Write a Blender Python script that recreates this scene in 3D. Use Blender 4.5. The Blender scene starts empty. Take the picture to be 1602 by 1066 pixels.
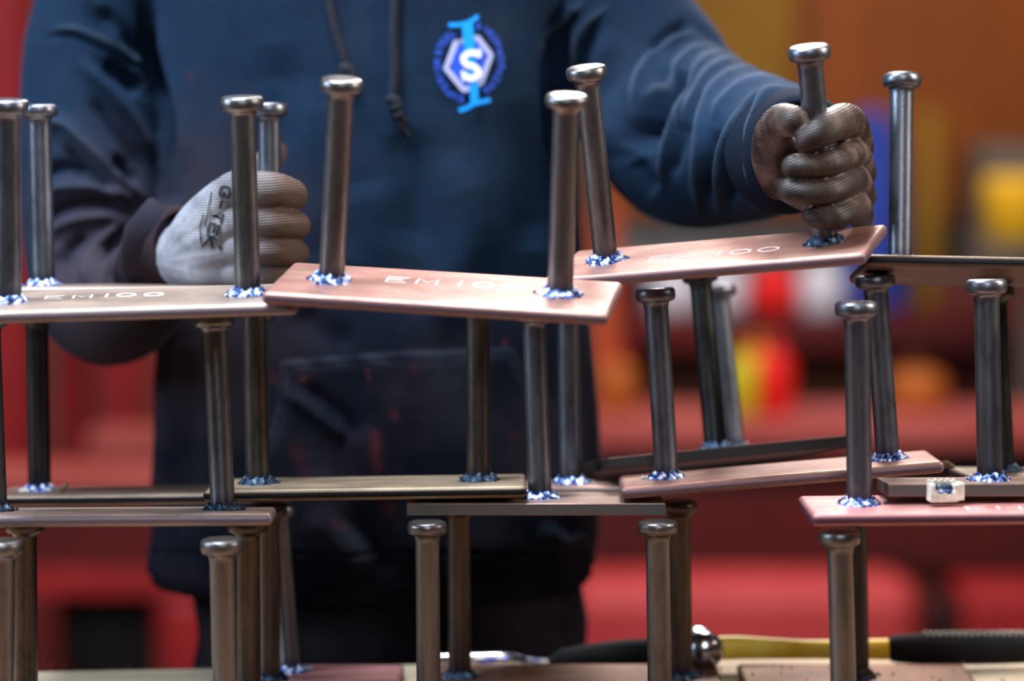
import bpy, bmesh, math, random
import numpy as np
from mathutils import Vector, Matrix, Quaternion
from mathutils.bvhtree import BVHTree

# ------------------------------------------------------------------ camera, world, lights, exposure
SC = bpy.context.scene
COL = SC.collection
R = math.radians
F = 4005.0
PITCH = R(5.5)
CAM = Vector((0, -2.0, 1.381))
cd = bpy.data.cameras.new('camera'); cam = bpy.data.objects.new('camera', cd); COL.objects.link(cam)
cam.location = CAM; cam.rotation_euler = (R(90) - PITCH, 0, 0)
cd.lens = 90.0; cd.sensor_width = 36.0; cd.clip_end = 60
cd.dof.use_dof = True; cd.dof.focus_distance = 1.985; cd.dof.aperture_fstop = 2.1
SC.camera = cam

W = bpy.data.worlds.new('world'); SC.world = W; W.use_nodes = True
W.node_tree.nodes['Background'].inputs[0].default_value = (0.55, 0.6, 0.75, 1)
W.node_tree.nodes['Background'].inputs[1].default_value = 0.02

def area(name, loc, target, size, energy, color, sy=None):
    l = bpy.data.lights.new(name, 'AREA'); l.energy = energy; l.color = color
    l.shape = 'RECTANGLE'; l.size = size; l.size_y = sy or size
    o = bpy.data.objects.new(name, l); COL.objects.link(o); o.location = loc
    o.rotation_euler = (Vector(target) - Vector(loc)).to_track_quat('-Z', 'Y').to_euler()
    return o
area('ceiling_lamp_front', (-0.5, -0.22, 2.9), (0, 0.1, 1.2), 0.26, 80, (0.80, 0.90, 1.0), 1.1)
area('ceiling_lamp_right', (1.5, -0.25, 2.1), (0.3, 0.0, 1.2), 0.26, 26, (1.0, 0.90, 0.80), 0.9)
area('ceiling_lamp_left', (-1.9, -0.35, 2.0), (-0.2, 0.1, 1.2), 0.26, 30, (0.58, 0.80, 1.0), 0.9)
area('ceiling_lamp_behind', (0.3, 1.7, 3.0), (0.2, 0, 1.1), 0.7, 92, (1.0, 0.94, 0.90), 2.2)
area('fill_lamp_camera_side', (0.1, -3.0, 3.0), (0.0, 0, 1.2), 0.7, 30, (0.92, 0.95, 1.0), 1.6)  # added soft fill behind the camera, for highlights down the studs
area('ceiling_lamp_shop', (1.0, 3.2, 3.8), (0.8, 4.8, 0.4), 2.0, 85, (1.0, 0.93, 0.88))
area('ceiling_lamp_shop_left', (-1.6, 2.8, 3.6), (-1.2, 4.8, 0.4), 1.5, 34, (1.0, 0.93, 0.88))
VS = SC.view_settings
VS.view_transform = 'Standard'; VS.look = 'None'; VS.gamma = 1.0; VS.use_curve_mapping = False
VS.exposure = 0.25

# ------------------------------------------------------------------ helpers
CP, SP = math.cos(PITCH), math.sin(PITCH)
def raydir(px, py):
    u = (px - 801) / F; v = (533 - py) / F
    return Vector((u, CP + v * SP, -SP + v * CP))
def at(px, py, Y):
    d = raydir(px, py)
    return CAM + d * ((Y - CAM.y) / d.y)
def at_z(px, Y, z):
    t = (Y - CAM.y)
    return Vector(((px - 801) / F * t / (CP + 0.0) * 1.0, Y, z)) if False else _atz(px, Y, z)
def _atz(px, Y, z):
    dy, dz = Y - CAM.y, z - CAM.z
    depth = dy * CP - dz * SP
    return Vector(((px - 801) / F * depth, Y, z))
def proj(P):
    P = np.asarray(P); dy = P[..., 1] - CAM.y; dz = P[..., 2] - CAM.z
    depth = dy * CP - dz * SP; up = dy * SP + dz * CP
    return 801 + F * P[..., 0] / depth, 533 - F * up / depth
def pxm(Y):
    return F / (Y - CAM.y)          # pixels per metre at a depth

def mesh_obj(name, verts, faces, mats=(), parent=None, smooth=False, matrix=None):
    me = bpy.data.meshes.new(name); me.from_pydata([tuple(v) for v in verts], [], faces); me.update()
    return link(name, me, mats, parent, smooth, matrix)
def link(name, me, mats=(), parent=None, smooth=False, matrix=None):
    if mats is not None and not isinstance(mats, (tuple, list)): mats = (mats,)
    for m in mats or (): me.materials.append(m)
    if smooth:
        me.polygons.foreach_set('use_smooth', [True] * len(me.polygons))
    o = bpy.data.objects.new(name, me); COL.objects.link(o)
    if parent: o.parent = parent
    if matrix is not None: o.matrix_local = matrix
    return o
def from_bm(name, bm, mats=(), parent=None, smooth=False, matrix=None):
    bmesh.ops.recalc_face_normals(bm, faces=bm.faces)
    me = bpy.data.meshes.new(name); bm.to_mesh(me); bm.free()
    return link(name, me, mats, parent, smooth, matrix)
def tag(o, label=None, cat=None, group=None, kind=None):
    if label: o['label'] = label
    if cat: o['category'] = cat
    if group: o['group'] = group
    if kind: o['kind'] = kind
    return o
def thing(name, label, cat, matrix=None, group=None):
    o = bpy.data.objects.new(name, None); COL.objects.link(o); o.empty_display_size = 0.02
    if matrix is not None: o.matrix_world = matrix
    return tag(o, label, cat, group)

def bm_box(x0, x1, y0, y1, z0, z1, bevel=0.0, seg=2, bm=None):
    own = bm is None
    if own: bm = bmesh.new()
    r = bmesh.ops.create_cube(bm, size=1.0, matrix=Matrix.Translation(((x0+x1)/2, (y0+y1)/2, (z0+z1)/2)) @ Matrix.Diagonal((x1-x0, y1-y0, z1-z0, 1)))
    if bevel > 0:
        vs = r['verts']; es = list({e for v in vs for e in v.link_edges})
        bmesh.ops.bevel(bm, geom=es, offset=bevel, segments=seg, affect='EDGES', profile=0.5)
    return bm
def lathe(profile, n=32, noise=0.0, seed=0, close=True):
    """profile: list of (r,z) from bottom to top -> verts, faces"""
    rnd = random.Random(seed); V = []; Fc = []
    for i, (r, z) in enumerate(profile):
        for k in range(n):
            a = 2 * math.pi * k / n; rr = r + (rnd.uniform(-noise, noise) if noise else 0)
            V.append((rr * math.cos(a), rr * math.sin(a), z + (rnd.uniform(-noise, noise) if noise else 0)))
    for i in range(len(profile) - 1):
        for k in range(n):
            a = i*n+k; b = i*n+(k+1) % n
            Fc.append((a, b, b+n, a+n))
    if close:
        Fc.append(tuple(range(n-1, -1, -1))); Fc.append(tuple(range((len(profile)-1)*n, len(profile)*n)))
    return V, Fc
def frames(P):
    """parallel-transport frames along points"""
    P = [Vector(p) for p in P]; T = []
    for i in range(len(P)):
        a = P[max(i-1, 0)]; b = P[min(i+1, len(P)-1)]; T.append((b-a).normalized())
    ref = Vector((0, 0, 1)) if abs(T[0].z) < 0.9 else Vector((1, 0, 0))
    U = [(ref - T[0]*ref.dot(T[0])).normalized()]
    for i in range(1, len(P)):
        q = T[i-1].rotation_difference(T[i]); u = q @ U[-1]; U.append((u - T[i]*u.dot(T[i])).normalized())
    return P, T, U
def catmull(P, k=6):
    P = [np.array(p, float) for p in P]; out = []
    for i in range(len(P)-1):
        p0 = P[max(i-1, 0)]; p1 = P[i]; p2 = P[i+1]; p3 = P[min(i+2, len(P)-1)]
        for j in range(k):
            t = j/k
            out.append(0.5*((2*p1)+(-p0+p2)*t+(2*p0-5*p1+4*p2-p3)*t*t+(-p0+3*p1-3*p2+p3)*t**3))
    out.append(P[-1]); return out
def tube(points, radii, n=16, k=5, caps=True, sq=(1, 1)):
    """smooth tube with rounded ends; returns verts, faces"""
    Q = catmull([list(p)+[r] for p, r in zip(points, radii)], k) if k > 1 else [np.array(list(p)+[r]) for p, r in zip(points, radii)]
    pts = [Vector(q[:3]) for q in Q]; rad = [float(q[3]) for q in Q]
    if caps:
        t0 = (pts[0]-pts[1]).normalized(); t1 = (pts[-1]-pts[-2]).normalized(); r0, r1 = rad[0], rad[-1]
        pre = [(pts[0]+t0*r0*math.sin(a), r0*math.cos(a)) for a in (R(84), R(65), R(42), R(20))]
        post = [(pts[-1]+t1*r1*math.sin(a), r1*math.cos(a)) for a in (R(20), R(42), R(65), R(84))]
        pts = [p for p, _ in pre]+pts+[p for p, _ in post]; rad = [r for _, r in pre]+rad+[r for _, r in post]
    P, T, U = frames(pts); V = []; Fc = []
    for i in range(len(P)):
        w = T[i].cross(U[i])
        for j in range(n):
            a = 2*math.pi*j/n
            V.append(P[i] + U[i]*(rad[i]*sq[0]*math.cos(a)) + w*(rad[i]*sq[1]*math.sin(a)))
    for i in range(len(P)-1):
        for j in range(n):
            a = i*n+j; b = i*n+(j+1) % n; Fc.append((a, b, b+n, a+n))
    Fc.append(tuple(range(n-1, -1, -1))); Fc.append(tuple(range((len(P)-1)*n, len(P)*n)))
    return V, Fc
def ellipsoid(c, r, rot=None, nu=20, nv=12):
    V = []; Fc = []; M = rot or Matrix.Identity(3)
    for i in range(nv+1):
        th = math.pi*(0.02+0.96*i/nv)
        for j in range(nu):
            a = 2*math.pi*j/nu
            V.append(Vector(c) + M @ Vector((r[0]*math.sin(th)*math.cos(a), r[1]*math.sin(th)*math.sin(a), -r[2]*math.cos(th))))
    for i in range(nv):
        for j in range(nu):
            a = i*nu+j; b = i*nu+(j+1) % nu; Fc.append((a, b, b+nu, a+nu))
    Fc.append(tuple(range(nu-1, -1, -1))); Fc.append(tuple(range(nv*nu, (nv+1)*nu)))
    return V, Fc
def loft(rings, caps=True):
    n = len(rings[0]); V = [v for r in rings for v in r]; Fc = []
    for i in range(len(rings)-1):
        for j in range(n):
            a = i*n+j; b = i*n+(j+1) % n; Fc.append((a, b, b+n, a+n))
    if caps: Fc.append(tuple(range(n-1, -1, -1))); Fc.append(tuple(range((len(rings)-1)*n, len(rings)*n)))
    return V, Fc
def merge(*vf):
    V = []; Fc = []
    for v, f in vf:
        o = len(V); V += list(v); Fc += [tuple(i+o for i in q) for q in f]
    return V, Fc
def remeshed(V, Fc, voxel, smooth=3):
    """one continuous surface from overlapping volumes"""
    bm = bmesh.new(); vs = [bm.verts.new(tuple(v)) for v in V]
    for f in Fc: bm.faces.new([vs[i] for i in f])
    bmesh.ops.recalc_face_normals(bm, faces=bm.faces)
    me = bpy.data.meshes.new('tmp'); bm.to_mesh(me); bm.free()
    o = bpy.data.objects.new('tmp', me); COL.objects.link(o)
    m = o.modifiers.new('r', 'REMESH'); m.mode = 'VOXEL'; m.voxel_size = voxel; m.adaptivity = 0
    dg = bpy.context.evaluated_depsgraph_get(); dg.update()
    ne = bpy.data.meshes.new_from_object(o.evaluated_get(dg)); bpy.data.objects.remove(o); bpy.data.meshes.remove(me)
    if smooth:
        C = getco(ne); E = np.empty(len(ne.edges)*2, int); ne.edges.foreach_get('vertices', E); E = E.reshape(-1, 2)
        deg = np.bincount(E.ravel(), minlength=len(C)).astype(float)[:, None]
        for _ in range(smooth):
            S = np.zeros_like(C); np.add.at(S, E[:, 0], C[E[:, 1]]); np.add.at(S, E[:, 1], C[E[:, 0]])
            C = 0.4*C + 0.6*S/deg
        setco(ne, C)
    return ne
def getco(me):
    c = np.empty(len(me.vertices)*3); me.vertices.foreach_get('co', c); return c.reshape(-1, 3)
def getno(me):
    c = np.empty(len(me.vertices)*3, dtype=np.float32); me.vertex_normals.foreach_get('vector', c); return c.reshape(-1, 3).astype(float)
def setco(me, C):
    me.vertices.foreach_set('co', C.ravel()); me.update()
def polydist(X, Y, pts):
    """distance (px) of points to polyline and parameter 0..1 along it"""
    best = np.full(X.shape, 1e9); par = np.zeros(X.shape); L = 0; segs = []
    for a, b in zip(pts[:-1], pts[1:]):
        l = math.hypot(b[0]-a[0], b[1]-a[1]); segs.append((a, b, L, l)); L += l
    for a, b, s, l in segs:
        dx, dy = b[0]-a[0], b[1]-a[1]
        t = np.clip(((X-a[0])*dx+(Y-a[1])*dy)/(l*l), 0, 1)
        d = np.hypot(X-a[0]-t*dx, Y-a[1]-t*dy); m = d < best
        best[m] = d[m]; par[m] = (s+t[m]*l)/L
    return best, par
def bvh_of(o):
    me = o.data; return BVHTree.FromPolygons([o.matrix_world @ v.co for v in me.vertices], [tuple(p.vertices) for p in me.polygons])
def smoothline(p, k=5): return [tuple(q) for q in catmull(p, k)]

# stroke alphabet: unit box 0..1 (x right, y up)
FONT = {
 'S': [[(1, .85), (.75, 1), (.3, 1), (0, .8), (.1, .58), (.85, .42), (1, .2), (.7, 0), (.25, 0), (0, .15)]],
 'U': [[(0, 1), (0, .25), (.25, 0), (.75, 0), (1, .25), (1, 1)]], 'P': [[(0, 0), (0, 1), (.8, 1), (1, .75), (.8, .5), (0, .5)]],
 'E': [[(1, 1), (0, 1), (0, 0), (1, 0)], [(0, .52), (.8, .52)]], 'R': [[(0, 0), (0, 1), (.8, 1), (1, .75), (.8, .5), (0, .5)], [(.5, .5), (1, 0)]],
 'I': [[(.5, 0), (.5, 1)]], 'O': [[(.3, 0), (0, .3), (0, .7), (.3, 1), (.7, 1), (1, .7), (1, .3), (.7, 0), (.3, 0)]],
 'T': [[(0, 1), (1, 1)], [(.5, 1), (.5, 0)]], 'L': [[(0, 1), (0, 0), (1, 0)]], 'N': [[(0, 0), (0, 1), (1, 0), (1, 1)]],
 'W': [[(0, 1), (.25, 0), (.5, .7), (.75, 0), (1, 1)]], 'K': [[(0, 0), (0, 1)], [(1, 1), (.05, .45), (1, 0)]],
 '&': [[(1, 0), (.2, .75), (.4, 1), (.7, .8), (.1, .35), (.3, 0), (.6, 0), (1, .4)]],
 'G': [[(1, .85), (.7, 1), (.3, 1), (0, .75), (0, .25), (.3, 0), (.8, 0), (1, .2), (1, .48), (.55, .48)]], '-': [[(.1, .5), (.9, .5)]],
 'M': [[(0, 0), (0, 1), (.5, .35), (1, 1), (1, 0)]], '1': [[(.5, 0), (.5, 1)]],
 '0': [[(.3, 0), (0, .3), (0, .7), (.3, 1), (.7, 1), (1, .7), (1, .3), (.7, 0), (.3, 0)]],
}
def ribbon(pts, widths, out):
    """flat strip along 2D polyline, appended to out=(V2,F)"""
    V, Fc = out; P = [Vector(p) for p in pts]; base = len(V)
    if not hasattr(widths, '__len__'): widths = [widths]*len(P)
    for i, p in enumerate(P):
        t = (P[min(i+1, len(P)-1)]-P[max(i-1, 0)]).normalized(); nrm = Vector((-t.y, t.x))*widths[i]/2
        V.append(tuple(p+nrm)); V.append(tuple(p)); V.append(tuple(p-nrm))
    for i in range(len(P)-1):
        a = base+i*3
        Fc.append((a, a+3, a+4, a+1)); Fc.append((a+1, a+4, a+5, a+2))
def text2d(s, origin, xdir, ydir, w, h, gap, width, out, jit=0, seed=1, step=None):
    """letters laid along xdir; each xdir/ydir a 2D unit vector"""
    rnd = random.Random(seed); o = Vector(origin); xd = Vector(xdir); yd = Vector(ydir)
    for ch in s:
        if ch == ' ': o = o+xd*(w*.7); continue
        jx, jy, a = rnd.uniform(-jit, jit), rnd.uniform(-jit, jit), rnd.uniform(-jit, jit)*.02
        ww = w*.25 if ch in 'I1' else w
        for st in FONT[ch]:
            pts = []
            for (x, y) in st:
                xx = (x if ch not in 'I1' else .5)
                pts.append(o+xd*(xx*ww+jx+a*y*h)+yd*(y*h+jy))
            dense = []
            for p, q in zip(pts[:-1], pts[1:]):
                m = max(1, int((q-p).length/(step or 1e9))+1)
                dense += [p+(q-p)*(i/m) for i in range(m)]
            dense.append(pts[-1]); ribbon(dense, width, out)
        o = o+xd*(ww+gap)
def conform(name, out, bvh, off, mat, parent):
    """lays a 2D drawing (pixel measures) on a surface as thin raised print"""
    V2, Fc = out; V = []; ok = []
    for (x, y) in V2:
        d = raydir(x, y).normalized(); h = bvh.ray_cast(CAM, d)
        if h[0] is None: V.append(Vector((0, 0, 0))); ok.append(False)
        else: V.append(h[0]-d*off); ok.append(True)
    Fc = [f for f in Fc if all(ok[i] for i in f) and max((V[i]-V[f[0]]).length for i in f) < .02]
    used = sorted({i for f in Fc for i in f}); mp = {u: i for i, u in enumerate(used)}
    o = mesh_obj(name, [V[i] for i in used], [tuple(mp[i] for i in f) for f in Fc], mat, None)
    o.parent = parent
    o.matrix_parent_inverse = parent.matrix_world.inverted() if parent else Matrix.Identity(4)
    return o

# ------------------------------------------------------------------ materials
def mat(name, base=(.5, .5, .5), rough=.5, metal=0.0, build=None, **kw):
    m = bpy.data.materials.new(name); m.use_nodes = True; nt = m.node_tree; b = nt.nodes['Principled BSDF']; b.inputs['Specular IOR Level'].default_value = .3
    b.inputs['Base Color'].default_value = (*base, 1); b.inputs['Roughness'].default_value = rough; b.inputs['Metallic'].default_value = metal
    for k, v in kw.items(): b.inputs[k].default_value = v
    if build: build(nt, b)
    return m
class N:
    def __init__(s, nt): s.nt = nt
    def new(s, t, **p):
        n = s.nt.nodes.new(t)
        for k, v in p.items(): setattr(n, k, v)
        return n
    def coord(s, scale=(1, 1, 1), kind='Object'):
        c = s.new('ShaderNodeTexCoord'); m = s.new('ShaderNodeMapping'); m.inputs['Scale'].default_value = scale
        s.nt.links.new(c.outputs[kind], m.inputs['Vector']); return m.outputs[0]
    def noise(s, vec, scale, detail=4, rough=.55, dist=0):
        n = s.new('ShaderNodeTexNoise'); n.inputs['Scale'].default_value = scale; n.inputs['Detail'].default_value = detail
        n.inputs['Roughness'].default_value = rough; n.inputs['Distortion'].default_value = dist
        s.nt.links.new(vec, n.inputs['Vector']); return n.outputs['Fac']
    def ramp(s, fac, stops, interp='LINEAR'):
        r = s.new('ShaderNodeValToRGB'); cr = r.color_ramp; cr.interpolation = interp
        while len(cr.elements) < len(stops): cr.elements.new(.5)
        for e, (p, c) in zip(cr.elements, stops): e.position = p; e.color = (*c, 1) if len(c) == 3 else c
        s.nt.links.new(fac, r.inputs[0]); return r.outputs[0]
    def val(s, fac, a, b):
        r = s.new('ShaderNodeMapRange'); r.inputs['To Min'].default_value = a; r.inputs['To Max'].default_value = b
        s.nt.links.new(fac, r.inputs[0]); return r.outputs[0]
    def mix(s, f, a, b, mode='MIX'):
        m = s.new('ShaderNodeMix', data_type='RGBA', blend_type=mode)
        for sock, v in ((m.inputs[0], f), (m.inputs[6], a), (m.inputs[7], b)):
            if isinstance(v, (int, float)): sock.default_value = v
            elif isinstance(v, tuple): sock.default_value = (*v, 1)
            else: s.nt.links.new(v, sock)
        return m.outputs[2]
    def bump(s, h, strength, dist, b):
        n = s.new('ShaderNodeBump'); n.inputs['Strength'].default_value = strength; n.inputs['Distance'].default_value = dist
        s.nt.links.new(h, n.inputs['Height']); s.nt.links.new(n.outputs[0], b.inputs['Normal']); return n
    def sep(s, vec):
        n = s.new('ShaderNodeSeparateXYZ'); s.nt.links.new(vec, n.inputs[0]); return n.outputs
    def math(s, op, a, b=0.0):
        n = s.new('ShaderNodeMath', operation=op)
        for sock, v in ((n.inputs[0], a), (n.inputs[1], b)):
            if isinstance(v, (int, float)): sock.default_value = v
            else: s.nt.links.new(v, sock)
        return n.outputs[0]
    def link(s, a, b): s.nt.links.new(a, b)

def stud_mat(name, tint, dark, seed):
    def build(nt, b):
        n = N(nt); v = n.coord((1, 1, .04)); v0 = n.coord((1, 1, 1)); v1 = n.coord((1, 1, .45))
        streak = n.noise(v, 420+seed*7, 2); blot = n.noise(v1, 60+seed, 6, .7); fine = n.noise(v0, 1100, 2)
        c = n.ramp(blot, [(.34, tuple((x+y)/2 for x, y in zip(dark, tint))), (.50, tint), (.72, tuple(min(1, x*1.15) for x in tint))])
        c = n.mix(n.val(streak, -.1, .45), c, dark)
        c = n.mix(n.val(fine, -.1, .45), c, tuple(x*.5 for x in dark))
        z = n.sep(n.coord())[2]
        heat = n.ramp(n.math('MULTIPLY', z, 30.0), [(.14, (1, 1, 1)), (.42, (0, 0, 0))])
        c = n.mix(n.math('MULTIPLY', heat, .8), c, (.022, .030, .065))
        n.link(c, b.inputs['Base Color']); n.link(n.val(blot, .24, .42), b.inputs['Roughness'])
        n.bump(n.noise(v0, 800, 3), .18, .001, b)
    return mat(name, rough=.4, metal=.92, build=build)
STUD = [stud_mat('mill_steel_warm', (.25, .24, .245), (.11, .105, .105), 0),
        stud_mat('mill_steel_grey', (.23, .24, .28), (.09, .094, .115), 3),
        stud_mat('mill_steel_brown', (.15, .125, .108), (.05, .040, .032), 5),
        stud_mat('mill_steel_dark', (.075, .072, .072), (.025, .023, .025), 9)]
def plate_mat(name, a, b_, c_, edge):
    def build(nt, b):
        n = N(nt); v = n.coord(); vs = n.coord((.35, 1, 1))
        big = n.noise(vs, 14, 5, .6, .6); fine = n.noise(v, 260, 3)
        c = n.ramp(big, [(.32, a), (.52, b_), (.72, c_)])
        c = n.mix(n.val(fine, 0, .35), c, tuple(x*.5 for x in a))
        spk = n.ramp(n.noise(v, 420, 2), [(.74, (0, 0, 0)), (.80, (1, 1, 1))])
        c = n.mix(n.math('MULTIPLY', spk, .5), c, (.6, .5, .45))
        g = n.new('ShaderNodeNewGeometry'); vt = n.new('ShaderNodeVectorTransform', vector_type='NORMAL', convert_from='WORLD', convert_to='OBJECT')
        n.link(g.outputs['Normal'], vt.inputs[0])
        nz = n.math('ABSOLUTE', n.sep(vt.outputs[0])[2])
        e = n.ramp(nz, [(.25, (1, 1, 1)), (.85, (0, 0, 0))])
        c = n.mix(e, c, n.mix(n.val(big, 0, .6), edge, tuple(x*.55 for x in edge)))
        n.link(c, b.inputs['Base Color']); n.link(n.val(fine, .30, .55), b.inputs['Roughness'])
        n.bump(n.noise(v, 700, 3), .25, .0006, b)
    return mat(name, rough=.42, metal=.45, build=build)
PL_RED = plate_mat('oxide_plate_red', (.17, .075, .06), (.40, .20, .16), (.62, .40, .30), (.20, .125, .15))
PL_BROWN = plate_mat('oxide_plate_brown', (.17, .12, .10), (.40, .30, .25), (.58, .45, .36), (.24, .19, .23))
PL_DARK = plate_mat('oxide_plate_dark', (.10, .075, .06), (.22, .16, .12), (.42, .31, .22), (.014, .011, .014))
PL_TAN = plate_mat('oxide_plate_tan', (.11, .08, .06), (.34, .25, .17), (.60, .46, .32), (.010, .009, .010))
PL_LOW = plate_mat('oxide_plate_orange_brown', (.08, .032, .018), (.22, .095, .05), (.34, .17, .10), (.05, .03, .03))
PL_CUT = plate_mat('sheared_plate_grey', (.16, .10, .085), (.34, .20, .16), (.5, .34, .26), (.13, .115, .11))
PL_CUTDARK = plate_mat('sheared_plate_dark', (.03, .025, .022), (.06, .05, .045), (.12, .09, .07), (.035, .030, .029))
PL_PINK = plate_mat('oxide_plate_pink', (.46, .15, .14), (.70, .32, .30), (.82, .50, .46), (.13, .045, .075))
def weld_build(nt, b):
    n = N(nt); v = n.coord(); a = n.noise(v, 260, 3)
    n.link(n.ramp(a, [(.40, (.004, .008, .03)), (.49, (.02, .07, .34)), (.55, (.30, .45, .85)), (.60, (.95, .97, 1))]), b.inputs['Base Color'])
    n.bump(n.noise(v, 350, 3), .8, .0015, b)
WELD = mat('weld_metal_blue', rough=.30, metal=.45, build=weld_build)
def weldd_build(nt, b):
    n = N(nt); v = n.coord(); a = n.noise(v, 380, 4)
    n.link(n.ramp(a, [(.35, (.006, .008, .012)), (.58, (.03, .06, .11)), (.74, (.5, .62, .7))]), b.inputs['Base Color'])
    n.bump(n.noise(v, 600, 4), .8, .0015, b)
WELD_D = mat('weld_metal_dark', rough=.25, metal=.8, build=weldd_build)
PAINT = mat('white_paint_marker', (.95, .92, .90), .7)
PAINT_P = mat('pale_pink_marker', (.80, .62, .62), .6)

GRIME_C = at(215, 420, .22)-Vector((0, .4, 0))
def fleece_build(nt, b):
    n = N(nt); v = n.coord()
    big = n.noise(v, 5, 4); fz = n.noise(v, 420, 3)
    c = n.ramp(big, [(.35, (.0035, .011, .028)), (.62, (.008, .024, .056))])
    c = n.mix(n.val(n.noise(n.coord((1, 1, 1.6)), 75, 4, .7), -.2, .7), c, (.0015, .004, .010))
    c = n.mix(n.val(fz, -.1, .45), c, (.014, .030, .058))
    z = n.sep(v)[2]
    low = n.ramp(n.math('SUBTRACT', 1.24, z), [(.0, (0, 0, 0)), (.10, (1, 1, 1))])     # shade painted into the lower front, where the light falls off
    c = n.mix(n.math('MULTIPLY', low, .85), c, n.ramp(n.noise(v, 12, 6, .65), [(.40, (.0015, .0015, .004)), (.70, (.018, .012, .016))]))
    spot = n.ramp(n.noise(v, 26, 3, .5), [(.70, (0, 0, 0)), (.78, (1, 1, 1))])
    c = n.mix(n.math('MULTIPLY', n.math('MULTIPLY', spot, low), .5), c, (.30, .04, .05))
    at_ = n.new('ShaderNodeAttribute', attribute_name='crease_highlight_wear')
    c = n.mix(n.math('MULTIPLY', at_.outputs['Fac'], n.val(n.noise(v, 30, 4), .0, .9)), c, (.075, .10, .14))      # highlights painted pale along fold ridges, plus worn pocket edges
    dist = n.new('ShaderNodeVectorMath', operation='DISTANCE'); n.link(v, dist.inputs[0]); dist.inputs[1].default_value = GRIME_C
    g = n.new('ShaderNodeMapRange'); g.inputs['From Min'].default_value = .19; g.inputs['From Max'].default_value = .08
    n.link(n.math('ADD', dist.outputs['Value'], n.math('MULTIPLY', n.math('SUBTRACT', n.noise(v, 14, 4), .5), .08)), g.inputs[0])
    c = n.mix(n.math('MULTIPLY', g.outputs[0], .8), c, (.036, .024, .029))                                        # brown grime on the forearm by the grey glove
    a2 = n.new('ShaderNodeAttribute', attribute_name='pale_patch')
    c = n.mix(n.math('MULTIPLY', a2.outputs['Fac'], n.val(n.noise(v, 18, 5, .7), -.3, 1.1)), c, (.030, .036, .050))    # paler greyish patches
    a3 = n.new('ShaderNodeAttribute', attribute_name='paint_stain')
    c = n.mix(n.math('MULTIPLY', a3.outputs['Fac'], n.val(n.noise(v, 60, 4), -.4, 1.1)), c, (.20, .035, .035))         # dried red paint
    n.link(c, b.inputs['Base Color'])
    n.bump(fz, .5, .001, b)
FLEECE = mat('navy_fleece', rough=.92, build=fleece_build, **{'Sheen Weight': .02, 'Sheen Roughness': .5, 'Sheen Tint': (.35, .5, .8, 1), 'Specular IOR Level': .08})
RIB = mat('ribbed_cuff_knit', (.006, .010, .020), .95, **{'Specular IOR Level': .08}, build=lambda nt, b: (lambda n: (n.bump(n.noise(n.coord((1, 1, 1)), 500, 2), .5, .001, b)))(N(nt)))
RIB_B = mat('worn_brown_cuff_knit', (.028, .018, .023), .95, **{'Specular IOR Level': .08}, build=lambda nt, b: (lambda n: (n.bump(n.noise(n.coord((1, 1, 1)), 500, 2), .5, .001, b)))(N(nt)))
def cord_build(nt, b):
    n = N(nt); v = n.coord(); w = n.new('ShaderNodeTexWave', wave_type='BANDS', bands_direction='DIAGONAL')
    w.inputs['Scale'].default_value = 150; w.inputs['Distortion'].default_value = 3; n.link(v, w.inputs['Vector'])
    n.bump(w.outputs['Fac'], .8, .001, b); n.link(n.ramp(w.outputs['Fac'], [(.2, (.004, .005, .009)), (.9, (.034, .038, .052))]), b.inputs['Base Color'])
CORD = mat('black_braided_cord', (.02, .02, .03), .9, **{'Specular IOR Level': .1}, build=cord_build)
LOGO_B = mat('print_bright_blue', (.0, .30, .95), .5); LOGO_D = mat('print_royal_blue', (.015, .09, .70), .5)
LOGO_L = mat('print_lilac_grey', (.38, .42, .72), .5); LOGO_W = mat('print_white', (.9, .95, 1), .5); LOGO_T = mat('print_letter_blue', (.02, .08, .55), .5)
def glove_mat(name, stops, dirt, ribdir, zsplit=None, rib=.38, wsc=240, spec=.35, rough=.68):
    def build(nt, b):
        n = N(nt); v = n.coord()
        m = n.new('ShaderNodeMapping'); m.inputs['Rotation'].default_value = ribdir; n.link(v, m.inputs['Vector'])
        w = n.new('ShaderNodeTexWave', wave_type='BANDS', bands_direction='Z'); w.inputs['Scale'].default_value = wsc; w.inputs['Distortion'].default_value = .8; w.inputs['Detail'].default_value = 1
        n.link(m.outputs[0], w.inputs['Vector'])
        c = n.ramp(n.noise(v, 34, 5, .6), stops)
        if zsplit:
            x = n.sep(v)[0]; g = n.new('ShaderNodeMapRange'); g.inputs['From Min'].default_value = zsplit[0]; g.inputs['From Max'].default_value = zsplit[1]
            n.link(n.math('ADD', x, n.math('MULTIPLY', n.math('SUBTRACT', n.noise(v, 45, 4), .5), .05)), g.inputs[0])
            c = n.mix(g.outputs[0], c, dirt)
        c = n.mix(n.math('MULTIPLY', w.outputs['Fac'], rib), c, n.mix(1.0, c, (.35, .33, .33), 'MULTIPLY'))
        n.link(c, b.inputs['Base Color']); n.bump(w.outputs['Fac'], rib*1.3, .0008, b)
    return mat(name, rough=rough, build=build, **{'Specular IOR Level': spec})
GLOVE_G = glove_mat('grey_knit_glove', [(.35, (.20, .21, .26)), (.55, (.36, .36, .41)), (.75, (.52, .53, .60))], (.10, .058, .042), (0, R(4), 0), (-.262, -.185), .6, 150)
GLOVE_D = glove_mat('grimy_brown_glove', [(.36, (.012, .006, .005)), (.50, (.036, .019, .014)), (.64, (.13, .085, .07))], (.2, .1, .1), (0, R(20), 0), None, .30, 165, .40, .50)
INK = mat('black_print', (.01, .01, .012), .6)
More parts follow.
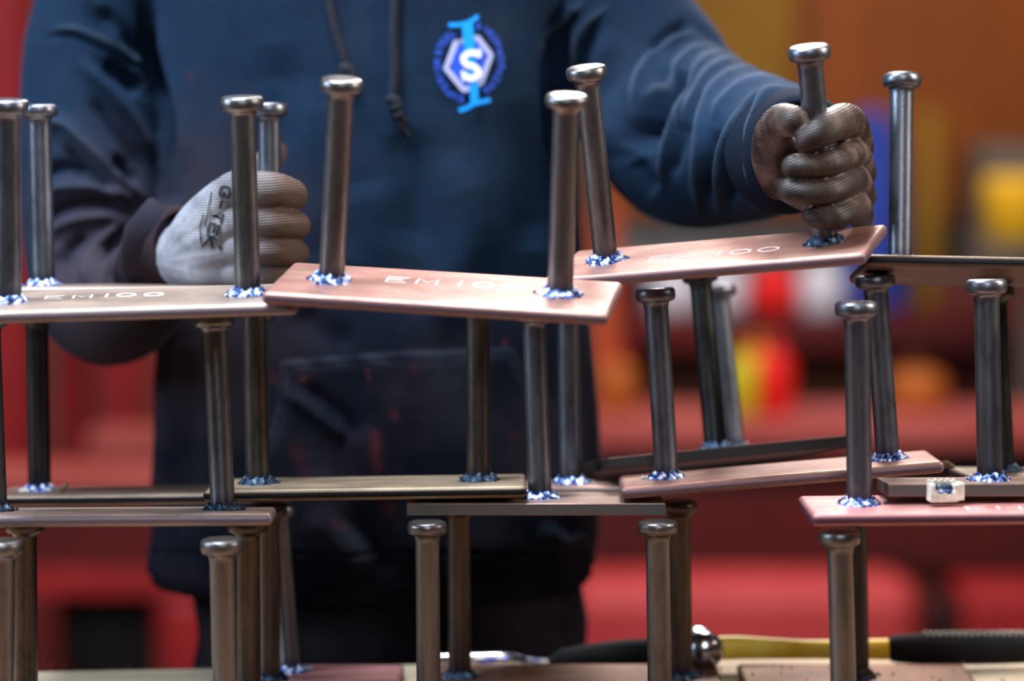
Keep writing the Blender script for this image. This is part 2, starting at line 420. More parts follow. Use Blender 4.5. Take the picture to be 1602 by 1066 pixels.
DENIM = mat('dark_denim', (.02, .022, .03), .95, **{'Specular IOR Level': .05}, build=lambda nt, b: (lambda n: (n.link(n.ramp(n.noise(n.coord(), 7, 5), [(.35, (.003, .003, .006)), (.7, (.028, .022, .026))]), b.inputs['Base Color']), n.bump(n.noise(n.coord(), 400, 3), .5, .001, b)))(N(nt)))
SKIN = mat('skin', (.45, .26, .19), .55); HAIR = mat('brown_hair', (.05, .03, .02), .7)
LEATHER = mat('boot_leather', (.09, .05, .03), .6)

def simple(name, a, b2, scale=8, rough=.5, metal=0, bump=0.0, bscale=80, stretch=(1, 1, 1)):
    def build(nt, b):
        n = N(nt); v = n.coord(stretch); n.link(n.ramp(n.noise(v, scale, 5, .6), [(.32, a), (.68, b2)]), b.inputs['Base Color'])
        if bump: n.bump(n.noise(v, bscale, 4), bump, .003, b)
    return mat(name, rough=rough, metal=metal, build=build)
WOOD = simple('bench_wood_pale', (.40, .29, .19), (.62, .50, .36), 9, .6, 0, .3, 60, (.12, 1.6, 1))
WOOD_B = simple('bench_wood_brown', (.16, .07, .03), (.30, .15, .07), 10, .6, 0, .3, 60, (.12, 1.6, 1))
RED = simple('red_painted_steel', (.22, .006, .008), (.36, .016, .018), 2, .5)
RED_D = simple('dark_red_painted_steel', (.060, .002, .002), (.12, .005, .004), 2, .6)
RED_P = simple('lit_pink_red_steel', (.36, .055, .05), (.50, .11, .09), 3, .5)  # red paint made pinker for faces that catch the light
ORANGE = simple('orange_curtain_vinyl', (.15, .034, .0), (.26, .055, .001), 1.2, .5)
BROWNW = simple('brown_board', (.06, .016, .006), (.12, .034, .010), 2, .7)
GREYW = simple('grey_shop_wall', (.10, .08, .06), (.19, .15, .12), 1.5, .8)
CONC = simple('concrete_floor', (.11, .06, .055), (.19, .10, .09), 2, .75, 0, .2, 30)
BLACK = simple('black_steel', (.003, .002, .002), (.009, .006, .006), 4, .8)
RED_M = simple('bright_red_beam_paint', (.34, .022, .026), (.50, .05, .05), 2, .5)
BLUE = simple('blue_tarp', (.02, .045, .30), (.03, .07, .42), 3, .6)
YEL = simple('yellow_plastic', (.80, .40, .005), (.95, .55, .02), 4, .5)
YELD = simple('ochre_canvas', (.17, .075, .002), (.24, .11, .004), 3, .7)
WHT = simple('white_plastic', (.62, .60, .68), (.8, .78, .85), 4, .5)
REDB = simple('bright_red_plastic', (.75, .004, .004), (.9, .02, .015), 4, .4)
ORB = simple('orange_plastic', (.80, .20, .01), (.9, .30, .02), 4, .4)
ORB_D = simple('dull_orange_plastic', (.38, .085, .01), (.50, .13, .015), 4, .5)
YG = simple('yellow_green_plastic', (.50, .42, .01), (.62, .55, .02), 4, .4)
GREYM = simple('grey_machine_paint', (.28, .26, .25), (.40, .37, .35), 3, .5)
CHROME = simple('polished_steel', (.35, .36, .4), (.6, .62, .68), 60, .18, 1.0)
HAM_Y = simple('yellow_handle_lacquer', (.90, .50, .02), (1.0, .76, .12), 30, .3)
RUB = simple('black_rubber', (.003, .003, .003), (.007, .006, .007), 60, .85, 0, .4, 300)
CERAM = simple('chalky_ceramic', (.52, .50, .42), (.75, .73, .64), 120, .8, 0, .6, 300)
SLAG = simple('slag_crust', (.04, .03, .02), (.22, .15, .09), 150, .6, .3, .8, 400)
SPAT = simple('pale_spatter', (.5, .42, .3), (.8, .72, .55), 150, .7)

# ------------------------------------------------------------------ the room
def struct(name, V, Fc, m, parent=None):
    o = mesh_obj(name, V, Fc, m, parent)
    if not parent: o['kind'] = 'structure'
    return o
def boxo(name, x0, x1, y0, y1, z0, z1, m, parent=None, bevel=0.0, matrix=None, smooth=False):
    o = from_bm(name, bm_box(x0, x1, y0, y1, z0, z1, bevel), m, parent, smooth, matrix); return o
tag(boxo('floor', -5, 5, -4, 7.2, -.1, 0, CONC), kind='structure')
tag(boxo('wall_back', -5, 5, 7.0, 7.2, 0, 4.2, GREYW), kind='structure')
tag(boxo('wall_left', -5.1, -5, -4, 7.2, 0, 4.2, GREYW), kind='structure')
tag(boxo('wall_right', 5, 5.1, -4, 7.2, 0, 4.2, GREYW), kind='structure')

# ------------------------------------------------------------------ work bench
BZ = 0.8845
bm_ = Matrix.Translation((0.1, .222, 0)) @ Matrix.Rotation(R(5.0), 4, 'Z')
bench = thing('work_bench', 'long timber topped work bench carrying the stacks of studded plates', 'workbench', bm_)
rnd = random.Random(3)
for i in range(5):
    dz = rnd.uniform(-.0008, .0)
    o = boxo('plank', -1.5, 1.5, -.145*(i+1)+.0015, -.145*i-.0015, BZ-.045, BZ+dz, WOOD if i == 0 else WOOD_B, bench, .002)
boxo('apron', -1.45, 1.45, -.70, -.66, BZ-.15, BZ-.0455, RED_D, bench, .003)
boxo('apron', -1.45, 1.45, -.07, -.03, BZ-.15, BZ-.0455, RED_D, bench, .003)
for sx in (-1.4, 1.34):
    for sy in (-.655, -.13):
        boxo('leg', sx, sx+.06, sy, sy+.06, 0, BZ-.0455, RED_D, bench, .004)

# ------------------------------------------------------------------ studded plates
SL = .152; SR = .00955; HR = .0158; TH = .0095
def stud_mesh(seed):
    rnd = random.Random(seed); hr = HR*rnd.uniform(.98, 1.02); hb = SL-.0105*rnd.uniform(.95, 1.08)
    prof = [(SR*1.01, 0), (SR, .006), (SR, hb-.006), (SR*1.03, hb-.003), (SR*1.12, hb-.0008), (hr*.80, hb), (hr*.93, hb+.0008), (hr*.99, hb+.003), (hr, hb+.0055),
            (hr*.985, SL-.0026), (hr*.93, SL-.0009), (hr*.80, SL-.0001), (hr*.4, SL), (hr*.1, SL-.0001)]
    V, Fc = lathe(prof, 36)
    V = [(x*(1+.006*math.sin(3*math.atan2(y, x)+seed)), y, z) for x, y, z in V]
    me = bpy.data.meshes.new('stud'); me.from_pydata(V, [], Fc); me.update()
    me.polygons.foreach_set('use_smooth', [True]*len(me.polygons)); return me
STUD_ME = {}
def collar_mesh(seed):
    """crusty ring of weld flash round the foot of a stud"""
    rnd = random.Random(seed); n = 56; V = []
    ph = [rnd.uniform(0, 6.28) for _ in range(6)]
    prof = [(1.62, -.0003), (1.58, .0012), (1.42, .0026), (1.26, .0042), (1.10, .0060), (.99, .0064), (.97, -.0003)]
    for i, (r, z) in enumerate(prof):
        for k in range(n):
            a = 2*math.pi*k/n
            w = .07*math.sin(3*a+ph[0])+.06*math.sin(7*a+ph[1])+.05*math.sin(13*a+ph[2])+rnd.uniform(-.05, .05)
            if i >= 5: w *= .15
            hz = .85+.14*math.sin(4*a+ph[3])+.14*math.sin(9*a+ph[4])+rnd.uniform(-.12, .12)
            V.append((SR*(r+w*r)*math.cos(a), SR*(r+w*r)*math.sin(a), z*(hz if z > 0 else 1)))
    Fc = []
    for i in range(len(prof)-1):
        for k in range(n):
            a = i*n+k; b = i*n+(k+1) % n; Fc.append((a, b, b+n, a+n))
    parts = [(V, Fc)]
    for _ in range(9):
        a = rnd.uniform(0, 6.28); rr = SR*rnd.uniform(1.5, 2.0); s = rnd.uniform(.0007, .0017)
        parts.append(ellipsoid((rr*math.cos(a), rr*math.sin(a), s*.6), (s, s, s*.8), None, 8, 5))
    V, Fc = merge(*parts)
    me = bpy.data.meshes.new('weld_collar'); me.from_pydata([tuple(v) for v in V], [], Fc); me.update()
    me.polygons.foreach_set('use_smooth', [True]*len(me.polygons)); return me
CUR = [0]
def add_stud(parent, x, y, sm, wm, lean=(0, 0)):
    CUR[0] += 1; s = CUR[0]
    me = stud_mesh(s)
    M = Matrix.Translation((x, y, TH)) @ Matrix.Rotation(R(lean[0]), 4, 'Y') @ Matrix.Rotation(R(lean[1]), 4, 'X') @ Matrix.Rotation(s*1.3, 4, 'Z') @ Matrix.Scale(lean[2] if len(lean) > 2 else 1, 4, (0, 0, 1))
    so = link('headed_stud', me, sm, parent, False, M)
    co = link('weld_collar', collar_mesh(s+50), wm, so, False, Matrix.Translation((0, 0, 0)))
    return so
def marking(parent, text, x0, y0, w, h, gap, wd, m, seed):
    out = ([], []); text2d(text, (x0, y0), (1, 0), (0, 1), w, h, gap, wd, out, .0012, seed)
    o = mesh_obj('paint_marking', [(x, y, TH+.00025) for x, y in out[0]], out[1], m, parent); return o
def lean_to(M, x, y, lean, hx):
    """sideways lean that carries the stud head to the picture column hx"""
    def f(a):
        T = M @ Matrix.Translation((x, y, TH)) @ Matrix.Rotation(R(a), 4, 'Y') @ Matrix.Rotation(R(lean[1]), 4, 'X')
        p = T @ Vector((0, 0, SL)); X, Y = proj(np.array(p)); return float(X), float(Y)
    a = 0.0
    for _ in range(4): a += (hx-f(a)[0])/(f(a+1)[0]-f(a)[0])
    k = 1.0
    if len(lean) == 4:      # rolled length of this stud, a few per cent either way
        b = proj(np.array(M @ Vector((x, y, TH))))[1]; k = float((b-lean[3])/(b-f(a)[1])); k = min(1.09, max(.93, k))
    HEADS.append((hx, round(f(a)[1]), round(a, 1), round(k, 3))); return (a, lean[1], k)
HEADS = []
def plate_thing(PL, PR, tilt, label, pm, studs, L=.254, Wd=.1, shift=0.0, mark=None, cut=False, group=None, yshift=0.0):
    """PL,PR: points on the plate's top; studs: list of (t along PL->PR or (x,y)), material, weld, lean"""
    X = (PR-PL).normalized(); half = (PR-PL).length/2
    n0 = (Vector((0, 0, 1))-X*X.z).normalized(); y0 = n0.cross(X)
    n = n0*math.cos(R(tilt))-y0*math.sin(R(tilt)); Yv = n.cross(X)
    c = (PL+PR)/2+X*shift+Yv*yshift-n*TH
    M = Matrix((X, Yv, n)).transposed().to_4x4(); M.translation = c
    t = thing('studded_plate', label, 'embed plate', M, group)
    bv = .0006 if cut else .0042
    b = bm_box(-L/2, L/2, -Wd/2, Wd/2, 0, TH, bv, 1 if cut else 4)
    from_bm('base_plate', b, pm, t, False)
    for (kind, xy, sm, wm, lean) in studs:
        if kind == 's': x, y = -shift+xy*half, -yshift
        else: x, y = xy
        if len(lean) >= 3: lean = lean_to(M, x, y, lean, lean[2])
        add_stud(t, x, y, sm, wm, lean)
    if mark: marking(t, *mark)
    return t
def pt(px, py, Y): return at(px, py, Y)
def two(L_, R_, tilt, label, pm, sm, wm=(None, None), lean=((0, 0), (0, 0)), **k):
    wm = tuple(w or WELD for w in wm); sm = sm if isinstance(sm, tuple) else (sm, sm)
    return plate_thing(pt(*L_), pt(*R_), tilt, label, pm, [('s', -1, sm[0], wm[0], lean[0]), ('s', 1, sm[1], wm[1], lean[1])], **k)
def one(C_, slope, yaw, tilt, label, pm, studs, Z=None, **k):
    """a plate located by the point under C_ (pixel and depth) with an in-picture slope and a turn"""
    P = pt(*C_) if Z is None else _atz(C_[0], C_[2], Z)
    X = Vector((math.cos(R(yaw)), math.sin(R(yaw)), -math.sin(R(slope)))).normalized()
    return plate_thing(P-X*.05, P+X*.05, tilt, label, pm, studs, **k)
S0, S1, S2, S3 = STUD
# top tier
def hx(a, b): return tuple((0, 0, *q) if isinstance(q, tuple) else (0, 0, q) for q in (a, b))
two((14, 471, -.095), (388, 460, -.085), 4.5, 'pale brown studded plate at far left of top tier, gloved fist behind its right stud', PL_BROWN, (S1, S0),
    mark=('EM100', -.062, .004, .013, .014, .008, .0018, PAINT, 4), lean=hx((12, 155), (378, 150)))
two((519, 438, -.10), (876, 460, -.125), 9.5, 'reddish studded plate lettered in white, middle of the top tier', PL_RED, S0,
    mark=('EM 100', -.046, .004, .015, .014, .007, .0015, PAINT, 5), lean=hx((535, 122), (887, 147)))
P3 = two((948, 408, .005), (1291, 379, -.052), 10, 'studded plate pressed down by the dark brown gloved fist', PL_RED, (S0, S1), (WELD, WELD_D), hx((917, 103), (1265, 71)),
    mark=('EM 100', -.050, -.016, .015, .014, .007, .0016, PAINT_P, 6))
two((68, 447, .11), (424, 446, .11), -3, 'studded plate behind at top left, its right stud held in the grey fist', PL_BROWN, S1, lean=hx((61, 164), (421, 161)))
two((1408, 414, .06), (1766, 421, .065), -13, 'studded plate at top right tilted back so its brown underside shows', PL_DARK, S1, lean=((0, 3, 1411, 116), (0, 3)))
# middle tier
two((-8, 800, -.055), (349, 798, -.045), -6, 'studded plate with rounded edge at left, nearest of the middle tier', PL_BROWN, S0, (WELD_D, WELD_D), hx(-20, 335))
two((62, 768, .14), (405, 764, .14), -4.5, 'studded plate behind at left of middle tier with curled slag by its stud', PL_DARK, (S3, S1), (WELD, WELD_D), hx(57, 402))
two((403, 757, .035), (749, 752, .035), -3, 'black edged studded plate in front of the hoodie, under the white lettered one', PL_TAN, (S2, S2), (WELD_D, WELD_D), hx(397, 748))
one((893, 756, .115), 0, 3, -4, 'short plate glimpsed between the black edged plate and the dark tilted one', PL_CUT, [('p', (0, 0), S1, WELD, (0, 0, 889))], L=.19, Wd=.07)
one((838, 779, .03), 0, 0, -3, 'short plate with flat grey sheared edge resting on two stud heads', PL_CUT, [('p', (.0035, 0), S1, WELD, (0, 0, 835))], L=.203, Wd=.088, cut=True)
two((1043, 748, .035), (1389, 719, .03), -3, 'reddish studded plate sloping up to the right in the middle tier', PL_RED, S1, lean=hx((1025, 450), (1368, 430)))
one((1105, 706, .195), -4.3, 8, -10.2, 'short black plate sloping behind the reddish one, carrying two dark studs', PL_CUTDARK,
    [('p', (-.004, -.06), S3, WELD_D, (0, 0, 1094)), ('p', (.041, .075), S1, WELD_D, (0, 0, 1122, 447))], L=.206, Wd=.2, cut=True)
two((1345, 789, -.10), (1702, 785, -.10), -1, 'bright pink studded plate at lower right of the middle tier', PL_PINK, S1,
    mark=('EM 100', -.010, -.036, .016, .016, .008, .0018, PAINT_P, 7), lean=hx((1340, 472), 1700))
one((1502, 752, -.075), -.3, 0, -4, 'short brown edged plate lying on the bright pink one', PL_CUT, [('p', (.0226, .0), S1, WELD, (0, 0, 1543, 437))], L=.118, Wd=.062, cut=True)
two((1569, 738, .075), (1915, 741, .075), -4, 'studded plate rearmost at right, behind the short brown edged one', PL_DARK, S3, (WELD_D, WELD_D), hx(1556, 1905))
# bottom tier, on the bench
def low(pxl, Y, label, pm, sm, Z=BZ+.0103, pxr=None, wm=WELD_D, ln=((0, 0), (0, 0))):
    a = _atz(pxl, Y, Z); b = _atz(pxr or pxl+355, Y, Z)
    return plate_thing(a, b, 0, label, pm, [('s', -1, sm, wm, ln[0]), ('s', 1, sm, wm, ln[1])])
low(671, -.025, 'front bench level plate whose studs hold up the grey sheared edge plate', PL_RED, S0, pxr=1033, ln=hx((668, 816), (1029, 815)))
low(719, .11, 'rear bench level plate with dark brown studs, left of the hammer head', PL_LOW, S2, pxr=1066, ln=hx((717, 784), (1062, 784)))
low(2, -.125, 'front bench level plate at far left under the rounded edge plate', PL_BROWN, S0, pxr=355, ln=hx((4, 845), (347, 843)))
low(41, .0, 'rear bench level plate at far left, second row from the front', PL_BROWN, S2, pxr=390, ln=hx(38, 387))
one((500, 1062, .12), 0, 0, 0, 'short pinkish bench level plate with a slim stud against the dark trousers', PL_PINK,
    [('p', (-.026, .012), S1, WELD, (0, 0, 432, 790)), ('p', (-.0405, -.022), S2, WELD_D, (0, 0, 419, 790))], Z=BZ+.0103, L=.14, Wd=.075)
one((1342, 1058, .11), 0, 0, 0, 'short brown bench level plate in front of the hammer handle', PL_LOW, [('p', (0, 0), S3, WELD_D, (0, 0, 1337))], Z=BZ+.0103, L=.195, Wd=.1)
low(1322, -.13, 'front bench level plate at right, under the bright pink plate', PL_BROWN, S0, Z=BZ+.0103, ln=hx((1314, 828), 1670))
print('HEADS', HEADS)

# ------------------------------------------------------------------ slag, ferrule, crumbs
V, Fc = tube([at(82, 770, .125), at(92, 768, .122), at(100, 763, .12), at(106, 756, .12)], [.0022, .0028, .0024, .0008], 8, 4, True, (1, .5))
tag(mesh_obj('slag_curl', V, Fc, SLAG), 'curled brown slag flake beside the left stud of the middle tier', 'slag flake')
V, Fc = tube([at(1340, 1062, .105), at(1352, 1052, .095), at(1364, 1054, .09), at(1370, 1062, .09)], [.0035, .003, .0022, .001], 8, 4, True, (1, .5))
tag(mesh_obj('slag_curl', V, Fc, SLAG), 'curled dark slag flake at the foot of a stud before the hammer handle', 'slag flake')
V, Fc = tube([at(1468, 733, .06), at(1478, 727, .06), at(1490, 730, .06)], [.002, .0034, .002], 8, 4, True, (1, .6))
tag(mesh_obj('slag_curl', V, Fc, SLAG), 'brown slag lump at the end of the rearmost right plate', 'slag flake')
# ceramic ferrule: broken crenellated half ring
fp = at(1476, 783, -.118); ft = thing('ceramic_ferrule', 'broken white ceramic weld ferrule leaning at the edge of the pink plate', 'weld ferrule', Matrix.Translation(fp) @ Matrix.Rotation(R(8), 4, 'Z'))
def teeth(x0, x1, y0, y1, z0, z1, n, seed, bm):
    rnd = random.Random(seed)
    for i in range(n):
        a = x0+(x1-x0)*i/n; b = x0+(x1-x0)*(i+1)/n
        bm_box(a, b+.0001, y0, y1, z0, z1-(.0014 if i % 2 else 0)+rnd.uniform(-.0003, .0003), .0003, 1, bm)
    return bm
b = teeth(-.0105, .0105, .005, .008, -.001, .0150, 9, 1, bmesh.new()); bm_box(-.0105, -.0072, -.003, .005, -.001, .0125, .0005, 1, b); bm_box(.0072, .0105, -.003, .005, -.001, .0120, .0005, 1, b); teeth(-.0085, .0085, -.0035, .000, -.001, .0062, 5, 2, b)
from_bm('ring_wall', b, CERAM, ft)
from_bm('weld_lining', bm_box(-.0073, .0073, -.001, .005, .0045, .0115, .0018, 3), WELD_D, ft); from_bm('weld_lining', bm_box(-.0068, .0068, -.0030, .000, .0055, .0078, .0009, 2), WELD, ft)
boxo('broken_shoulder', .0107, .0160, -.001, .009, -.0005, .0125, CERAM, ft, .0009)
rnd = random.Random(8)
for (px, py, Y, s) in [(20, 766, .11, .003), (35, 765, .11, .0026), (1212, 1042, .17, .0022), (1395, 1052, .13, .0028), (1330, 787, -.125, .0), (1378, 784, -.12, .0012), (1190, 1040, .18, .0026), (1468, 1063, .10, .0030)]:
    if s == 0: continue
    P = at(px, py, Y)
    V, Fc = ellipsoid(P, (s*1.4, s, s*.6), None, 9, 6); V = [v+Vector([rnd.uniform(-1, 1)*s*.15 for _ in range(3)]) for v in V]
crumbs = []
for k in range(70):
    Y = rnd.uniform(.06, .2); px = rnd.uniform(1085, 1600); s = rnd.uniform(.0004, .0012)
    P = _atz(px, Y, BZ+.0004+(.0105 if Y < .16 and px < 1530 else 0)); crumbs.append(ellipsoid(P, (s*1.3, s, s*.7), None, 6, 4))
for k in range(25):
    px = rnd.uniform(60, 560); P = _atz(px, rnd.uniform(.19, .2), BZ+.0005); s = rnd.uniform(.0004, .001); crumbs.append(ellipsoid(P, (s*1.3, s, s*.7), None, 6, 4))
V, Fc = merge(*crumbs)
tag(mesh_obj('slag_crumbs', V, Fc, SLAG), 'scattered dark slag crumbs on the bench top', 'slag crumbs', kind='stuff')
for (px, py, Y, lab) in [(1190, 1039, .19, 'pale slag chip on the bench below the yellow handle, left one'), (1215, 1040, .185, 'pale slag chip on the bench below the yellow handle, right one'), (38, 768, .115, 'pale slag chip on the dark plate at the left edge')]:
    P = at(px, py, Y) if px < 100 else _atz(px, Y, BZ+.0012)
    V, Fc = ellipsoid(P, (.0045, .003, .0014), None, 10, 6); V = [v+Vector([rnd.uniform(-1, 1)*.0005 for _ in range(3)]) for v in V]
    tag(mesh_obj('slag_chip', V, Fc, SPAT), lab, 'slag chip', 'pale slag chips')

# ------------------------------------------------------------------ hammer and chipping tool
hz = BZ+.0172; h0 = _atz(1098, .175, hz)
hm = thing('ball_peen_hammer', 'yellow handled ball peen hammer with black rubber grip on the bench', 'hammer', Matrix.Translation(h0) @ Matrix.Rotation(R(2), 4, 'Z'))
V, Fc = merge(*[lathe([(.004, -.040), (.0115, -.0375), (.0155, -.031), (.0155, -.026), (.011, -.018), (.0115, -.014), (.0145, -.010), (.0145, .010), (.0115, .014), (.012, .020), (.0165, .024), (.0165, .044), (.0145, .046), (.003, .046)], 28)])
Mh = Matrix.Rotation(R(-90), 4, 'X') @ Matrix.Rotation(R(-9), 4, 'X')
V = [Mh @ Vector(v)+Vector((0, 0, .003)) for v in V]
mesh_obj('hammer_head', V, Fc, CHROME, hm, True)
V, Fc = tube([(.008, 0, .002), (.03, 0, .003), (.09, 0, .001), (.16, 0, .0005), (.178, 0, .001)], [.0105, .0105, .0085, .0095, .0105], 16, 4, True, (1, .8)); mesh_obj('handle', V, Fc, HAM_Y, hm, True)
V, Fc = tube([(.170, 0, .001), (.19, 0, .001), (.24, 0, .0015), (.30, 0, .001), (.33, 0, .001)], [.0125, .0138, .0150, .0135, .0145], 18, 4, True, (1, .85)); mesh_obj('grip', V, Fc, RUB, hm, True)
dots = []
for i in range(24):
    for j in (-1, 0, 1):
        a = R(90+j*17-10); x = .192+i*.0055+(j % 2)*.0027
        dots.append(ellipsoid((x, -.0145*.9*math.cos(a), .001+.0147*math.sin(a)), (.0013, .0013, .0008), None, 6, 4))
V, Fc = merge(*dots); o = mesh_obj('grip_dimples', V, Fc, simple('pale_grip_studs', (.45, .40, .34), (.6, .55, .48), 50, .6), hm, True); o['kind'] = 'stuff'

tl0 = _atz(760, .185, BZ+.0075)
tool = thing('chipping_chisel', 'steel chisel with blued shank and black ribbed grip lying behind the studs', 'chisel', Matrix.Translation(tl0) @ Matrix.Rotation(R(0), 4, 'Z'))
def shank_build(nt, b):
    n = N(nt); v = n.coord(); n.link(n.ramp(n.noise(v, 40, 3), [(.4, (.4, .4, .42)), (.55, (.5, .48, .45)), (.62, (.08, .09, .5)), (.7, (.5, .5, .52))]), b.inputs['Base Color'])
SHANK = mat('heat_blued_steel', rough=.2, metal=1.0, build=shank_build)
V, Fc = tube([(-.054, 0, -.002), (-.045, 0, 0), (0, 0, .001), (.02, 0, .001), (.035, 0, -.001), (.06, 0, -.003)], [.003, .0062, .0068, .0068, .0045, .0035], 14, 4); mesh_obj('shank', V, Fc, SHANK, tool, True)
V, Fc = tube([(.057, 0, -.002), (.068, 0, .001), (.10, 0, .004), (.13, 0, .006), (.16, 0, .007)], [.0045, .0085, .0115, .0125, .012], 16, 6); mesh_obj('grip', V, Fc, RUB, tool, True)
ridges = [tube([(.07+i*.008-.001, 0, .001+i*.0007), (.07+i*.008+.001, 0, .001+i*.0007)], [.0095+i*.0003]*2, 16, 1, True) for i in range(10)]
V, Fc = merge(*ridges); mesh_obj('grip_ribs', V, Fc, RUB, tool, True)

# ------------------------------------------------------------------ the worker
person = thing('person', 'person in navy hoodie and work gloves standing behind the bench, holding two studs', 'person', Matrix.Translation((0, .4, 0)))
PM = person.matrix_world.inverted() if False else Matrix.Translation((0, -.4, 0))
def pp(name, me_or_vf, m, parent=person, smooth=True):
    if isinstance(me_or_vf, tuple):
        me = bpy.data.meshes.new(name); me.from_pydata([tuple(v) for v in me_or_vf[0]], [], me_or_vf[1]); me.update()
    else: me = me_or_vf
    me.transform(PM) if parent is person else None
    o = link(name, me, m, None, smooth); o.parent = parent
    return o
YT = .385
def ring(px0, px1, py, yc, hd, n=48, e=2.35, Yf=None):
    """torso section whose silhouette spans px0..px1 at picture height py"""
    a = at(px0, py, yc); b = at(px1, py, yc); z = a.z; cx = (a.x+b.x)/2; hw = (b.x-a.x)/2; out = []
    for k in range(n):
        t = 2*math.pi*k/n; c, s = math.cos(t), math.sin(t)
        out.append(Vector((cx+hw*math.copysign(abs(c)**(2/e), c), yc+hd*math.copysign(abs(s)**(2/e), s), z)))
    return out
tor = [(335, 800, 912, .118), (240, 922, 905, .132), (232, 930, 880, .140), (240, 938, 820, .146), (243, 942, 740, .148), (245, 938, 650, .146), (247, 930, 560, .143), (250, 922, 470, .142),
       (254, 912, 380, .143), (256, 905, 280, .145), (256, 900, 180, .146), (250, 900, 90, .143), (240, 905, 10, .138), (225, 920, -60, .13), (260, 880, -130, .115), (370, 770, -185, .085), (450, 700, -230, .070), (470, 680, -260, .065)]
torso = loft([ring(a, b, y, YT, hd) for a, b, y, hd in tor])
def path(pts): return [at(x, y, Y) for x, y, Y, r in pts], [r/pxm(Y) for x, y, Y, r in pts]
la = [(330, -75, .39, 100), (215, -40, .39, 118), (165, 60, .39, 122), (150, 180, .385, 118), (148, 300, .375, 116), (148, 400, .36, 110), (158, 470, .325, 99), (190, 480, .27, 88), (232, 445, .225, 80), (265, 405, .185, 76), (288, 388, .16, 70)]
ra = [(790, -75, .39, 100), (900, -20, .385, 125), (985, 85, .375, 130), (1045, 172, .35, 138), (1082, 215, .31, 142), (1128, 224, .26, 132), (1175, 230, .20, 117), (1215, 230, .115, 103), (1242, 236, .065, 92)]
arms = [tube(*path(la), 28, 4), tube(*path(ra), 28, 4)]
hood = [tube([(.0, .46, 1.49), (-.11, .44, 1.50), (-.12, .38, 1.50), (-.06, .33, 1.475)], [.045, .045, .04, .02], 16, 4), tube([(.0, .46, 1.49), (.11, .44, 1.50), (.12, .38, 1.50), (.06, .33, 1.475)], [.045, .045, .04, .02], 16, 4)]
hood = [([Vector(v)+Vector((-.105, 0, .045)) for v in h[0]], h[1]) for h in hood]
hme = remeshed(*merge(torso, *arms, *hood), .0027, 7)
